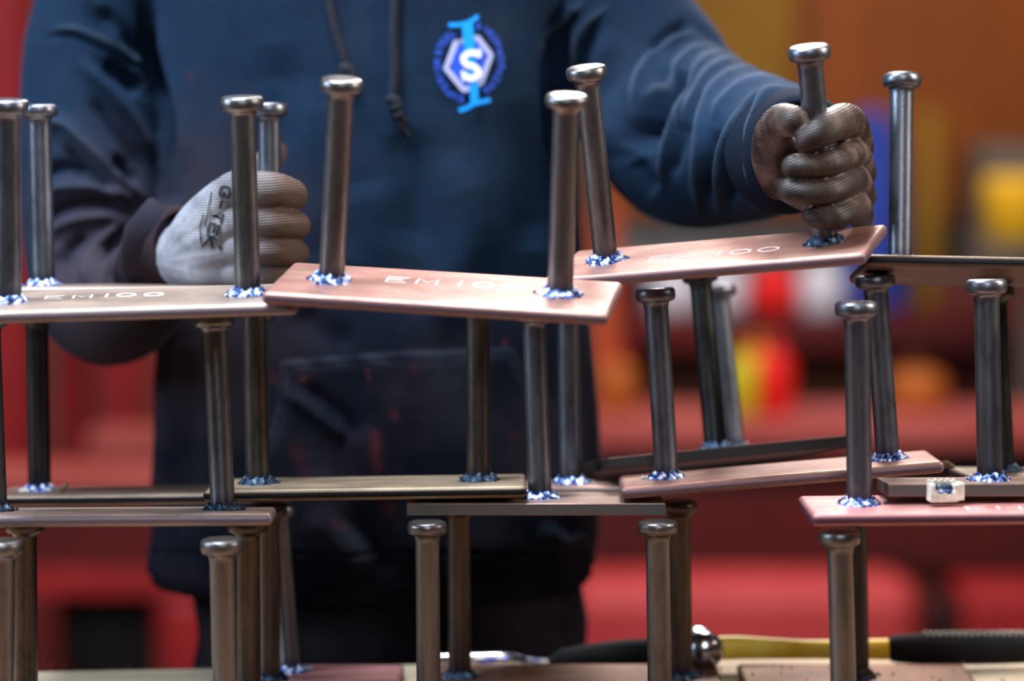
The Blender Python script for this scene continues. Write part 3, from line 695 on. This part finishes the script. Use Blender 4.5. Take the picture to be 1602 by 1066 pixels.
# folds, seams and the pocket, pushed into or out of the cloth
C = getco(hme); NO = getno(hme); PX, PY = proj(C); front = np.clip((-NO[:, 1]+.25)/.35, 0, 1)
FOLDS = [  # (points, width px, height mm)
 # right-hand sleeve
 ([(868, 100), (872, 50), (915, 0)], 8, 5), ([(903, 120), (900, 70), (920, 35), (955, 8)], 7, 4), ([(886, 110), (886, 50), (905, 15)], 7, -6), ([(872, 0), (866, 90), (868, 180), (885, 280)], 13, -16),
 ([(985, 175), (1000, 115), (1040, 68), (1085, 48)], 7, 5), ([(1000, 152), (1040, 118), (1068, 88), (1115, 72)], 7, 5.5), ([(1015, 85), (1050, 50), (1085, 35)], 9, -6),
 ([(1062, 100), (1046, 140), (1015, 190), (985, 240)], 20, -26), ([(990, 250), (1010, 285), (1030, 300)], 16, -6),
 ([(1035, 300), (1042, 230), (1058, 180), (1068, 115)], 6, 6), ([(1058, 205), (1068, 165), (1088, 108), (1135, 76)], 6, 5), ([(1068, 190), (1085, 150), (1112, 110), (1165, 90)], 6, 5),
 ([(1050, 280), (1062, 230), (1075, 185)], 8, -5), ([(1092, 340), (1093, 260), (1104, 165), (1140, 122), (1195, 98)], 6, 6.5), ([(1080, 250), (1086, 190), (1105, 140)], 8, -5),
 ([(1112, 195), (1130, 160), (1170, 130), (1222, 122)], 6, 5), ([(1124, 335), (1130, 250), (1150, 200), (1180, 160), (1218, 134)], 7, 7), ([(1108, 320), (1112, 250), (1125, 200)], 9, -7), ([(1140, 320), (1146, 260), (1160, 215)], 11, -8),
 ([(1183, 318), (1171, 240), (1180, 180), (1210, 146), (1246, 138)], 6, 6), ([(1172, 320), (1160, 240), (1168, 190), (1195, 150)], 7, -6), ([(1075, 30), (1110, 55), (1160, 85), (1210, 115)], 8, -3),
 ([(960, 40), (940, 100), (945, 180), (960, 250)], 18, 6), ([(930, 30), (915, 110), (915, 190)], 12, -5),
 # left-hand sleeve
 ([(70, 60), (110, 55), (150, 70), (200, 95), (240, 120)], 4, -5), ([(75, 48), (110, 43), (155, 58), (205, 84), (240, 108)], 6, 3), ([(150, 10), (190, 50), (225, 100)], 12, -7), ([(130, -20), (170, 30), (200, 70)], 14, 5),
 ([(160, 98), (190, 118), (222, 145)], 12, -12), ([(120, 90), (160, 130), (210, 190), (245, 260)], 10, 5), ([(140, 150), (185, 215), (225, 275)], 11, -5),
 ([(45, 230), (90, 190), (140, 230), (195, 285), (240, 320)], 8, 6), ([(45, 330), (80, 300), (125, 292), (175, 300), (215, 318)], 8, 7), ([(95, 225), (130, 260), (180, 305)], 9, -8), ([(60, 275), (100, 262), (140, 275)], 10, -9),
 ([(172, 250), (195, 262), (215, 290)], 10, -10), ([(50, 360), (100, 325), (160, 320), (200, 335)], 8, -7), ([(55, 400), (95, 355), (150, 340), (190, 345)], 8, 6),
 ([(190, 350), (160, 375), (140, 410), (132, 450)], 6, 6), ([(215, 352), (188, 385), (172, 420), (165, 455)], 6, -5), ([(200, 352), (175, 380), (155, 415), (148, 455)], 6, -6), ([(228, 345), (205, 380), (190, 415), (184, 450)], 7, 6),
 ([(272, 312), (250, 330), (225, 365), (212, 405), (208, 450)], 9, 11), ([(290, 322), (262, 352), (240, 390), (232, 450)], 7, -8), ([(95, 420), (110, 390), (140, 365)], 9, -6), ([(85, 470), (80, 420), (95, 380)], 10, 5),
 # armhole and chest
 ([(222, -10), (238, 90), (262, 180), (266, 250), (268, 330), (262, 420)], 11, -18), ([(245, 20), (262, 110), (282, 190), (290, 280)], 14, 4),
 ([(430, 60), (440, 180), (400, 260), (420, 340)], 40, -5), ([(560, 280), (580, 380), (560, 450)], 45, 4), ([(700, 230), (740, 350), (690, 470), (660, 560)], 40, 5), ([(800, 150), (830, 280), (840, 400)], 30, -6), ([(480, 120), (495, 250), (480, 400)], 35, 3),
 ([(630, 200), (650, 300), (630, 400)], 40, -4), ([(470, 480), (500, 520), (560, 540)], 24, -3),
 ([(445, 610), (500, 650), (550, 690)], 11, 5), ([(470, 600), (530, 650), (570, 700)], 14, -4), ([(560, 660), (585, 720), (600, 790)], 20, 5), ([(480, 800), (540, 860), (580, 905)], 20, 7), ([(540, 790), (590, 850), (620, 900)], 18, -8),
 ([(880, 560), (890, 680), (900, 780)], 16, 4), ([(840, 820), (880, 850), (920, 830)], 14, 6), ([(255, 560), (262, 680), (250, 800)], 14, 6), ([(280, 540), (290, 680), (280, 820)], 20, -6),
]
disp = np.zeros(len(C)); highlight_wear = np.zeros(len(C))
for pts, w, h in FOLDS:
    p = smoothline(pts, 4); x0 = min(a for a, b in p)-3*w; x1 = max(a for a, b in p)+3*w; y0 = min(b for a, b in p)-3*w; y1 = max(b for a, b in p)+3*w
    m = np.where((PX > x0) & (PX < x1) & (PY > y0) & (PY < y1))[0]
    if not len(m): continue
    d, t = polydist(PX[m], PY[m], p); fade = np.clip(np.minimum(t, 1-t)*5, 0.12, 1)
    if 0 < h and w < 9: highlight_wear[m] = np.maximum(highlight_wear[m], np.exp(-(d/2.2)**2)*fade*front[m])  # painted highlight line on each narrow ridge
    disp[m] += (h*.00130)*(np.exp(-(d/(w*1.1))**1.3) if h > 0 and w < 9 else np.exp(-(d/w)**2))*fade*front[m]
# pocket panel: raised cloth with an edge
def inpoly(X, Y, P):
    ins = np.zeros(X.shape, bool); j = len(P)-1
    for i in range(len(P)):
        xi, yi = P[i]; xj, yj = P[j]
        c = ((yi > Y) != (yj > Y)) & (X < (xj-xi)*(Y-yi)/((yj-yi) or 1e-9)+xi); ins ^= c; j = i
    return ins
POCK = smoothline([(440, 566), (437, 610), (432, 650), (418, 690), (395, 725), (380, 780), (385, 880)], 4)+[(885, 880), (885, 760), (868, 700), (845, 640), (822, 590), (802, 545), (620, 552)]
ins = inpoly(PX, PY, POCK); dE, _ = polydist(PX, PY, POCK+[POCK[0]])
disp += np.where(ins, .0028*np.clip(dE/4, 0, 1), 0)*front
for off in (9, 15):
    disp += np.where(ins & (PY < 800), -.0009*np.exp(-((dE-off)/2.2)**2), 0)*front
disp += np.where((PY > 862), .0015*np.sin(PX*.9)*front-.004*np.exp(-((PY-862)/6)**2), 0)   # ribbed hem
C += NO*disp[:, None]; setco(hme, C)
def marks(L):
    r = np.zeros(len(C))
    for pts, w, k in L:
        d, _ = polydist(PX, PY, pts); r = np.maximum(r, k*np.exp(-(d/w)**2)*(front > .3))
    return r
for nm, L in (('pale_patch', [([(650, 440), (690, 560), (700, 660)], 38, .55), ([(540, 60), (560, 200)], 45, .25), ([(700, 230), (720, 300)], 40, .35), ([(780, 40), (770, 60)], 25, .5), ([(500, 740), (550, 830), (570, 870)], 20, .9), ([(460, 640), (520, 760)], 30, .3), ([(760, 820), (860, 880)], 30, .4),
        ([(110, 130), (160, 260)], 30, .35), ([(985, 60), (960, 200)], 30, .3)]),
      ('paint_stain', [([(615, 648), (617, 651)], 5, 1), ([(588, 680), (592, 740)], 9, .55), ([(428, 588), (430, 596)], 5, .7), ([(600, 770), (608, 800)], 8, .5), ([(525, 815), (535, 822)], 7, .5), ([(465, 700), (480, 740)], 12, .3), ([(297, 117), (298, 121)], 4, .35), ([(645, 576), (650, 578)], 4, .5), ([(800, 680), (830, 684)], 6, .25)])):
    hme.attributes.new(nm, 'FLOAT', 'POINT').data.foreach_set('value', marks(L).astype(np.float32))
for off in (2, 12): highlight_wear = np.maximum(highlight_wear, .5*np.exp(-((dE-off)/1.5)**2)*front*ins*(PY < 760))
hme.attributes.new('crease_highlight_wear', 'FLOAT', 'POINT').data.foreach_set('value', highlight_wear.astype(np.float32))
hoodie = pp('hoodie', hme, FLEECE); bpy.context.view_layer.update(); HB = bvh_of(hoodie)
# cuffs: ribbed knit rings
def cuff(name, p0, p1, r0, r1, m):
    """open ribbed ring from p0 to p1"""
    rings = []; prof = [(0, .90), (.0, 1.0), (.15, 1.05), (.5, 1.06), (.85, 1.03), (1.0, .98), (1.02, .90), (.6, .86)]
    ax = (p1-p0).normalized(); u = ax.orthogonal().normalized(); w = ax.cross(u); V = []; n = 120
    for t, k in prof:
        for j in range(n):
            a = 2*math.pi*j/n; r = (r0+(r1-r0)*t)*k*(1+.004*math.cos(j*math.pi))
            V.append(p0+(p1-p0)*t+(u*math.cos(a)+w*math.sin(a))*r)
    Fc = []
    for i in range(len(prof)-1):
        for j in range(n): a = i*n+j; b = i*n+(j+1) % n; Fc.append((a, b, b+n, a+n))
    Fc += [(0+j, (j+1) % n, (len(prof)-1)*n+(j+1) % n, (len(prof)-1)*n+j) for j in range(0)]
    return pp(name, (V, Fc), m, person)
cuff('cuff', at(266, 396, .178), at(296, 388, .145), .0385, .0345, RIB_B)['label'] = 'worn brown cuff over the grey glove'
cuff('cuff', at(1226, 236, .085), at(1257, 238, .032), .0500, .0435, RIB)['label'] = 'navy cuff over the dark glove'
# drawstrings
def surf(px, py, off=.004):
    d = raydir(px, py).normalized(); h = HB.ray_cast(CAM, d); return h[0]-d*off-Vector((0, .4, 0))
def cord(pts, r):
    P = [surf(x, y) for x, y in pts]; return tube(P, [r]*len(P), 10, 4)
def knot(px, py, s):
    c = surf(px, py, .006); return merge(ellipsoid(c, (s, s*.9, s*.75), Matrix.Rotation(.5, 3, 'Y'), 12, 8), ellipsoid(c+Vector((s*.3, -.002, -s*.7)), (s*.8, s*.7, s*.6), Matrix.Rotation(-.6, 3, 'Y'), 12, 8))
d1 = pp('drawstring', merge(cord([(508, -40), (515, 0), (524, 45), (535, 80), (541, 102)], .0042), knot(543, 110, .0085), cord([(540, 112), (534, 122), (530, 140)], .0035)), CORD, hoodie)
d2 = pp('drawstring', merge(cord([(622, -40), (618, 0), (616, 60), (618, 110), (615, 148)], .0042), knot(616, 158, .0075), knot(620, 172, .0065), cord([(622, 175), (630, 186), (635, 190)], .003), cord([(618, 176), (628, 196), (638, 212)], .003)), CORD, hoodie)
for d in (d1, d2): d.data.transform(Matrix.Translation((0, 0, 0)))
# emblem printed on the chest
def disc(cx, cy, rx, ry, n, k, out, ang=0):
    V, Fc = out; b = len(V); V.append((cx, cy))
    for i in range(1, k+1):
        for j in range(n):
            a = 2*math.pi*j/n; x = rx*i/k*math.cos(a); y = ry*i/k*math.sin(a); V.append((cx+x*math.cos(ang)-y*math.sin(ang), cy+x*math.sin(ang)+y*math.cos(ang)))
    for j in range(n): Fc.append((b, b+1+j, b+1+(j+1) % n))
    for i in range(k-1):
        for j in range(n): Fc.append((b+1+i*n+j, b+1+(i+1)*n+j, b+1+(i+1)*n+(j+1) % n, b+1+i*n+(j+1) % n))
def dense(pts, step=4):
    o = []
    for p, q in zip(pts[:-1], pts[1:]):
        m = max(1, int(math.hypot(q[0]-p[0], q[1]-p[1])/step)); o += [(p[0]+(q[0]-p[0])*i/m, p[1]+(q[1]-p[1])*i/m) for i in range(m)]
    return o+[pts[-1]]
def emblem(name, out, off, m): return conform_child(name, out, off, m, hoodie)
def conform_child(name, out, off, m, parent, bvh=None, lab=None):
    o = conform(name, out, bvh or HB, off, m, None); o.data.transform(PM); o.parent = parent
    if lab: o['label'] = lab
    return o
out = ([], []); disc(734, 100, 27, 38, 24, 6, out, .1); emblem('emblem_disc', out, .0030, LOGO_D)
out = ([], []); ribbon(dense([(713, 67), (747, 59), (768, 86), (753, 128), (726, 141), (698, 107), (713, 67), (747, 59)], 3), 8.5, out); emblem('emblem_hexagon', out, .0035, LOGO_L)
out = ([], [])
ribbon(smoothline([(702, 39), (718, 38.5), (730, 36), (740, 31), (748, 25)], 4), [6.5]*17, out)
ribbon(smoothline([(730, 34), (731, 40), (733, 60), (735, 80), (738, 110), (741, 135), (742, 150), (743, 163)], 4), [22, 20, 18.5, 17.5]+[17]*8+[16]*6+[14]*5+[13]*6, out)
ribbon(smoothline([(718, 173), (730, 169), (742, 162), (755, 159), (767, 156)], 4), [7]*17, out)
emblem('emblem_beam', out, .0040, LOGO_B)
out = ([], []); ribbon(smoothline([(749, 86), (743, 83), (735, 83), (727, 87), (725, 94), (730, 101), (741, 104), (748, 110), (748, 117), (741, 122), (733, 122), (727, 118)], 4), 9, out)
ribbon([(750, 77), (750, 90)], 5, out); ribbon([(724, 111), (727, 126)], 6, out); emblem('emblem_letter', out, .0048, LOGO_W)
out = ([], [])
LET = list(zip('SUPERIOR', [(722, 155), (711, 151), (702, 144), (695, 135), (690, 125), (686, 116), (685, 106), (685, 96)]))+list(zip('STEEL', [(686, 82), (689, 73), (694, 65), (701, 58), (709, 52)])) + \
      [('&', (749, 40))]+list(zip('IRONWORKERS', [(760, 45), (766, 52), (773, 60), (779, 69), (782, 81), (784, 92), (784, 104), (780, 115), (775, 125), (768, 134), (760, 141)]))
for ch, (x, y) in LET:
    up = Vector((x-734, (y-100)*.85)).normalized(); rt = Vector((-up.y, up.x))
    w = 7.0; h = 9.0; o = Vector((x, y))-rt*(w/2 if ch != 'I' else w*.125)-up*h/2
    text2d(ch, o, rt, up, w, h, 0, 2.3, out, step=3)
emblem('emblem_lettering', out, .0032, LOGO_T)

# ---- gloves (one continuous surface each)
def fing(pts, dy=0):
    return tube([at(x, y, Y+dy) for x, y, Y, r in pts], [r for x, y, Y, r in pts], 18, 5)
gr = [  # right-hand fist seen from its fingers (x, y, depth, radius in m)
 [(1345, 232, .055, .0115), (1334, 202, .038, .0138), (1322, 190, .004, .0142), (1302, 196, -.030, .0128), (1282, 208, -.042, .0116), (1264, 219, -.042, .0104)],
 [(1350, 272, .055, .0110), (1341, 244, .035, .0115), (1330, 242, -.002, .0112), (1302, 254, -.035, .0097), (1268, 261, -.041, .0094), (1242, 261, -.038, .0098)],
 [(1350, 308, .055, .0110), (1343, 289, .035, .0115), (1335, 281, -.002, .0114), (1304, 297, -.035, .0096), (1266, 302, -.042, .0092), (1236, 298, -.038, .0098)],
 [(1348, 343, .055, .0100), (1344, 326, .035, .0108), (1337, 323, -.001, .0112), (1312, 338, -.030, .0100), (1290, 341, -.035, .0094), (1273, 337, -.032, .0090)],
 [(1225, 275, .060, .020), (1212, 245, .040, .0185), (1209, 212, .008, .0150), (1222, 190, -.016, .0134), (1241, 190, -.033, .0122)],
 [(1256, 240, .100, .032), (1262, 238, .075, .032), (1275, 238, .05, .028)],
 [(1265, 225, .070, .025), (1300, 208, .050, .020), (1328, 208, .040, .014)], [(1265, 240, .070, .025), (1305, 245, .050, .020), (1338, 250, .038, .013)],
 [(1262, 258, .070, .025), (1305, 280, .050, .020), (1340, 290, .038, .013)], [(1258, 270, .070, .022), (1300, 303, .050, .019), (1338, 325, .038, .012)],
 [(1230, 250, .065, .022), (1240, 285, .042, .017), (1278, 310, .030, .014)],
]
me = remeshed(*merge(*[fing(f, -.042) for f in gr]), .0011, 2)
gR = pp('glove', me, GLOVE_D); gR['label'] = 'dark grimy glove seen from its curled fingers'
gl = [
 [(365, 298, .040, .0155), (395, 297, .022, .0152), (430, 298, .021, .0148), (455, 306, .038, .0138), (448, 306, .072, .0130), (425, 303, .080, .0115), (405, 303, .074, .0110)],
 [(370, 345, .036, .0140), (398, 347, .020, .0122), (436, 349, .019, .0122), (464, 353, .038, .0116), (450, 353, .074, .0118), (424, 352, .080, .0110), (404, 352, .074, .0105)],
 [(368, 388, .038, .0132), (396, 391, .022, .0112), (434, 393, .021, .0114), (463, 396, .040, .0108), (450, 395, .074, .0110), (424, 394, .080, .0105), (404, 394, .074, .0100)],
 [(362, 425, .044, .0125), (393, 430, .030, .0105), (426, 431, .028, .0108), (450, 429, .044, .0102), (440, 427, .072, .0105), (418, 426, .078, .0100), (402, 426, .074, .0095)],
 [(300, 398, .085, .028), (325, 355, .060, .026), (355, 312, .044, .019), (372, 299, .038, .015)],
 [(298, 400, .085, .028), (330, 375, .055, .024), (372, 348, .036, .014)],
 [(298, 402, .085, .028), (330, 395, .055, .023), (370, 390, .038, .0132)],
 [(296, 405, .085, .028), (325, 415, .060, .022), (364, 426, .044, .0125)],
 [(285, 398, .115, .030), (292, 400, .100, .030), (300, 400, .085, .029)],
 [(310, 385, .095, .022), (345, 330, .098, .018), (385, 285, .090, .0150), (418, 255, .082, .0120), (432, 238, .078, .0095)],
 [(330, 380, .080, .020), (380, 370, .088, .017), (400, 380, .086, .016)],
]
me = remeshed(*merge(*[fing(f, .05) for f in gl]), .0012, 2)
gL = pp('glove', me, GLOVE_G); gL['label'] = 'light grey knit glove with soiled brown fingers'
bpy.context.view_layer.update(); GB = bvh_of(gL)
out = ([], []); ang = R(107)
text2d('G-TEK', (347, 290), (math.cos(ang), math.sin(ang)), (math.cos(ang-R(70)), math.sin(ang-R(90))), 16, 18, 4.5, 4.0, out, step=4)
conform_child('glove_print', out, .0012, INK, gL, GB)
out = ([], []); ribbon(dense([(331, 300), (326, 325), (322, 352), (325, 362)], 4), 1.6, out); ribbon(dense([(318, 335), (313, 355), (314, 378), (318, 388)], 4), 2.0, out)
disc(344, 387, 3, 3.4, 12, 1, out); conform_child('glove_print', out, .0012, INK, gL, GB)

# ---- trousers, boots, neck and head
def ell(cx, cy, z, rx, ry, n=32): return [Vector((cx+rx*math.cos(2*math.pi*k/n), cy+ry*math.sin(2*math.pi*k/n), z)) for k in range(n)]
hx = -.115
tr = [loft([ell(hx, .39, 1.02, .17, .11), ell(hx, .39, .95, .185, .125), ell(hx, .39, .86, .185, .125), ell(hx, .39, .80, .16, .10)])]
for s, tx in ((-1, -.24), (1, .03)):
    tr.append(loft([ell(hx+s*.09, .39, .93, .088, .115), ell(hx+s*.098, .39, .82, .092, .112), ell((hx+s*.1+tx)/2, .385, .65, .082, .092), ell(tx, .39, .48, .070, .075), ell(tx, .41, .30, .068, .070), ell(tx, .42, .10, .074, .082), ell(tx, .42, .06, .072, .08)]))
me = remeshed(*merge(*tr), .007, 4); C = getco(me); NO = getno(me)
C += NO*(.003*np.sin(C[:, 2]*70+C[:, 0]*40)*np.sin(C[:, 0]*35+C[:, 2]*20))[:, None]; setco(me, C); pp('trousers', me, DENIM)
for tx in (-.24, .03):
    me = remeshed(*merge(loft([ell(tx, .42, .0, .05, .055), ell(tx, .42, .14, .052, .058)]), tube([(tx, .46, .04), (tx, .38, .045), (tx, .29, .038)], [.045, .048, .042], 16, 4), loft([ell(tx, .375, 0, .05, .13), ell(tx, .375, .028, .05, .13)])), .005, 3)
    pp('boot', me, LEATHER)
hc = Vector((-.105, .36, 1.72)); body = [tube([(-.105, .40, 1.46), (-.105, .39, 1.60), (-.105, .385, 1.66)], [.062, .056, .056], 20, 3),
    ellipsoid(hc+Vector((0, .02, .02)), (.076, .096, .098)), ellipsoid(hc+Vector((0, -.02, -.05)), (.060, .070, .066)), tube([hc+Vector((0, -.075, .02)), hc+Vector((0, -.100, -.018))], [.008, .013], 10, 2),
    ellipsoid(hc+Vector((-.078, .015, -.01)), (.010, .020, .030)), ellipsoid(hc+Vector((.078, .015, -.01)), (.010, .020, .030)), ellipsoid(hc+Vector((0, -.074, .03)), (.05, .018, .012)), ellipsoid(hc+Vector((0, -.085, -.052)), (.024, .010, .010)), ellipsoid(hc+Vector((0, -.074, -.092)), (.022, .018, .017))]
pp('body', remeshed(*merge(*body), .0045, 3), SKIN)
pp('hair', remeshed(*merge(ellipsoid(hc+Vector((0, .035, .035)), (.080, .094, .092))), .006, 1), HAIR)
EYE = mat('eye_white', (.8, .8, .8), .3)
for s in (-1, 1):
    pp('eye', ellipsoid(hc+Vector((s*.030, -.079, .008)), (.011, .008, .006)), EYE)

# ------------------------------------------------------------------ the shop behind (5-7 m away, far out of focus)
def pbox(name, x0, y0, x1, y1, Y, depth, m, parent=None, bevel=.004, z0=None, z1=None):
    a = at(x0, y0, Y); b = at(x1, y1, Y)
    zb = 0.0 if y1 >= 1070 else b.z
    return boxo(name, a.x, b.x, Y, Y+depth, zb if z0 is None else z0, a.z if z1 is None else z1, m, parent, bevel)
# assembly table on the right
t = thing('assembly_table', 'long red steel assembly table right of the worker, cluttered with bottles', 'table')
TZ = at(0, 660, 3.9).z
pbox('table_top', 900, 660, 1900, 700, 3.9, .10, RED_P, t); a = at(900, 660, 3.9); b = at(1900, 655, 3.9)
boxo('table_surface', a.x, b.x, 4.0005, 4.26, TZ-.03, TZ, RED_P, t)
pbox('apron', 905, 706, 1890, 768, 4.0, .05, BLACK, t)
pbox('lower_rail', 900, 768, 1900, 890, 3.92, .08, RED_D, t)
for x in (910, 1250, 1620, 1850):
    p = at(x, 712, 4.2); boxo('leg', p.x, p.x+.07, 4.2, 4.27, 0, TZ-.031, RED_D, t)
t = thing('red_beam', 'broad bright red beam lying low on the floor behind the hammer', 'steel beam')
pbox('flange', 890, 915, 1440, 1075, 3.5, .25, RED_M, t, .05); pbox('end_plate', 1440, 930, 1454, 1075, 3.51, .2, RED_D, t)
t = thing('red_beam', 'red beam end at the lower right edge behind the black hammer grip', 'steel beam')
pbox('flange', 1510, 930, 1800, 1075, 3.5, .25, RED, t, .02); pbox('web', 1454, 955, 1510, 1075, 3.6, .05, BLACK, t)
# left side
for (x0, x1, top, Yc, lab, m) in [(-90, 44, -400, 3.9, 'wide red column at the left edge of the shop', RED), (82, 128, 480, 4.25, 'narrow red column, second from the left edge', RED), (150, 232, 480, 4.3, 'red column just left of the worker elbow', RED)]:
    t = thing('red_column', lab, 'steel column')
    a = at(x0, top, Yc); b = at(x1, 760, Yc); f = (b.x-a.x)
    boxo('flange', a.x, b.x, Yc, Yc+.03, 0, a.z, m, t, .003); boxo('flange', a.x, b.x, Yc+.17, Yc+.2, 0, a.z, m, t, .003)
    boxo('web', (a.x+b.x)/2-.01, (a.x+b.x)/2+.01, Yc+.03, Yc+.17, 0, a.z, m, t)
t = thing('hanging_curtain', 'dark red and orange vinyl curtain behind the left shoulder', 'curtain')
for i, (x0, x1, m) in enumerate([(40, 74, ORANGE), (74, 150, RED), (150, 230, RED_D), (230, 320, RED_D)]):
    pbox('curtain_panel', x0, -400, x1, 470, 5.0+(i % 2)*.03, .012, m, t)
pbox('curtain_rail', 30, -420, 330, -400, 5.0, .05, BLACK, t)
t = thing('red_rack', 'low red steel rack left of the worker with open dark bays', 'rack')
pbox('top_rail', -100, 742, 330, 768, 3.6, .2, RED_P, t); pbox('back_panel', -100, 768, 330, 895, 3.62, .04, RED_D, t)
pbox('middle_rail', -100, 895, 330, 932, 3.6, .12, RED, t); pbox('post', -100, 932, 90, 1075, 3.6, .1, RED_D, t); pbox('post', 243, 932, 330, 1075, 3.6, .1, RED, t, .03)
pbox('bay_panel', 90, 932, 243, 1075, 3.75, .03, BLACK, t)
t = thing('wall_shelf', 'pale red shelf with a brown sheet above it, left of the hoodie', 'shelf')
pbox('shelf_board', 135, 680, 340, 712, 4.0, .2, RED_P, t); pbox('shelf_skirt', 150, 712, 340, 742, 4.1, .03, BLACK, t); pbox('side_sheet', 232, 500, 340, 680, 4.15, .03, BROWNW, t)
t = thing('welding_curtain', 'orange brown vinyl welding curtain filling the upper right background', 'curtain')
for i in range(9):
    x0 = 925+i*88; pbox('vinyl_strip', x0, -420, x0+90, 340, 5.3+(i % 2)*.02, .012, ORANGE, t)
pbox('curtain_rail', 900, -440, 1760, -420, 5.3, .06, BLACK, t)
t = thing('yellow_sheet', 'mustard yellow sheet hanging behind the right shoulder', 'sheet'); pbox('sheet', 1040, -400, 1240, 150, 5.2, .012, YELD, t)
def bottle(px, Y, w, hpx, zb, m, lab, capm, cat='bottle', nm='plastic_bottle'):
    b = _atz(px, Y, zb+.001); h = hpx/pxm(Y); r = w/2/pxm(Y)
    t = thing(nm, lab, cat, Matrix.Translation(b)); V, Fc = lathe([(r*.9, 0), (r, h*.03), (r, h*.62), (r*.8, h*.74), (r*.35, h*.84), (r*.32, h*.9)], 18)
    mesh_obj('flask', V, Fc, m, t, True); V, Fc = lathe([(r*.4, h*.9), (r*.4, h), (r*.3, h)], 14); mesh_obj('cap', V, Fc, capm, t, True)
bottle(1158, 4.02, 56, 112, TZ, YG, 'yellow green bottle on the red table behind the slender studs', ORB)
bottle(1186, 4.16, 46, 112, TZ, ORB, 'orange bottle between the yellow green and red ones', ORB)
bottle(1212, 4.03, 56, 120, TZ, REDB, 'bright red bottle on the red table', REDB)
bottle(1432, 4.15, 96, 75, TZ, ORB_D, 'squat dark orange jug right of the front pink plate stud', BROWNW, 'jug', 'plastic_jug')
bottle(966, 4.1, 60, 95, TZ, ORB_D, 'small orange canister close to the right side of the hoodie', REDB, 'canister', 'canister')
t = thing('parts_shelf', 'dark red open shelf behind the slender studs at right', 'shelf')
SHZ = at(0, 498, 4.6).z
pbox('shelf_board', 925, 498, 1640, 548, 4.6, .35, RED_D, t, z1=SHZ); pbox('shelf_back', 935, 548, 1470, 700, 4.9, .02, BROWNW, t); pbox('shelf_back', 1470, 425, 1640, 700, 4.96, .02, simple('shelf_red', (.10, .015, .013), (.14, .025, .02), 2, .6), t)
for x in (930, 1632):
    p = at(x, 498, 4.7); boxo('leg', p.x, p.x+.04, 4.7, 4.74, 0, SHZ-.06, RED_D, t)
bottle(1052, 4.72, 80, 85, SHZ, WHT, 'smaller white jug leftmost on the upper shelf', WHT, 'jug', 'plastic_jug')
bottle(1132, 4.72, 74, 92, SHZ, WHT, 'white jug on the upper shelf, left of the bright red one', WHT, 'jug', 'plastic_jug')
bottle(1210, 4.72, 72, 88, SHZ, REDB, 'bright red jug on the upper shelf', REDB, 'jug', 'plastic_jug')
bottle(1284, 4.72, 72, 92, SHZ, WHT, 'white jug on the upper shelf, right of the bright red one', WHT, 'jug', 'plastic_jug')
t = thing('grey_machine', 'grey machine casing under the reaching arm', 'machine')
pbox('casing', 935, 330, 1330, 425, 5.45, .4, GREYM, t, .02); pbox('base', 960, 425, 1300, 1075, 5.5, .3, RED_D, t, .01)
t = thing('blue_tarp', 'deep blue tarp draped over a stand behind the lone stud at top right', 'tarp')
p0 = at(1318, 175, 5.1); p1 = at(1412, 175, 5.1); V, Fc = loft([[Vector(((p0.x+p1.x)/2+math.cos(2*math.pi*k/20)*w*(p1.x-p0.x)/2*(1+.06*math.sin(5*k)), 5.1+.07*math.sin(2*math.pi*k/20), z)) for k in range(20)] for z, w in ((0, 1.35), (.6, 1.2), (p0.z-.12, 1.0), (p0.z-.03, .75), (p0.z, .3))]); mesh_obj('drape', V, Fc, BLUE, t, True)
t = thing('yellow_roll', 'dull yellow roll of sheet standing right of the blue tarp', 'roll')
p0 = at(1455, 170, 5.12); V, Fc = lathe([(.05, 0), (.055, .02), (.05, .9), (.045, p0.z)], 20); mesh_obj('roll', [(x*.8+p0.x, y+5.12, z) for x, y, z in V], Fc, YELD, t, True)
t = thing('grey_cabinet', 'dull grey brown cabinet at the right edge of the shop', 'cabinet')
pbox('carcass', 1535, 230, 1760, 1075, 5.02, .25, GREYW, t, .01); pbox('door', 1545, 250, 1650, 1010, 4.995, .02, GREYW, t, .005)
cz = SHZ
V, Fc = lathe([(.06, 0), (.075, .01), (.085, .14), (.08, .16), (.07, .165)], 24); P = _atz(1588, 4.45, at(0, 378, 4.45).z)
t = thing('yellow_bucket', 'bright yellow bucket near the right edge above the tilted plate', 'bucket', Matrix.Translation(P)); mesh_obj('pail', V, Fc, YEL, t, True)
t = thing('bucket_stand', 'grey brown stand under the yellow bucket', 'stand'); boxo('top', P.x-.12, P.x+.25, 4.34, 4.56, P.z-.03, P.z-.0005, GREYW, t); boxo('post', P.x+.02, P.x+.06, 4.43, 4.47, 0, P.z-.03, GREYW, t)
o = pbox('red_guard', 925, 325, 968, 652, 4.22, .03, simple('red_orange_guard_paint', (.35, .04, .01), (.5, .08, .02), 3, .6), None, .01, z0=TZ); tag(o, 'bright red guard panel just right of the hoodie', 'guard panel')
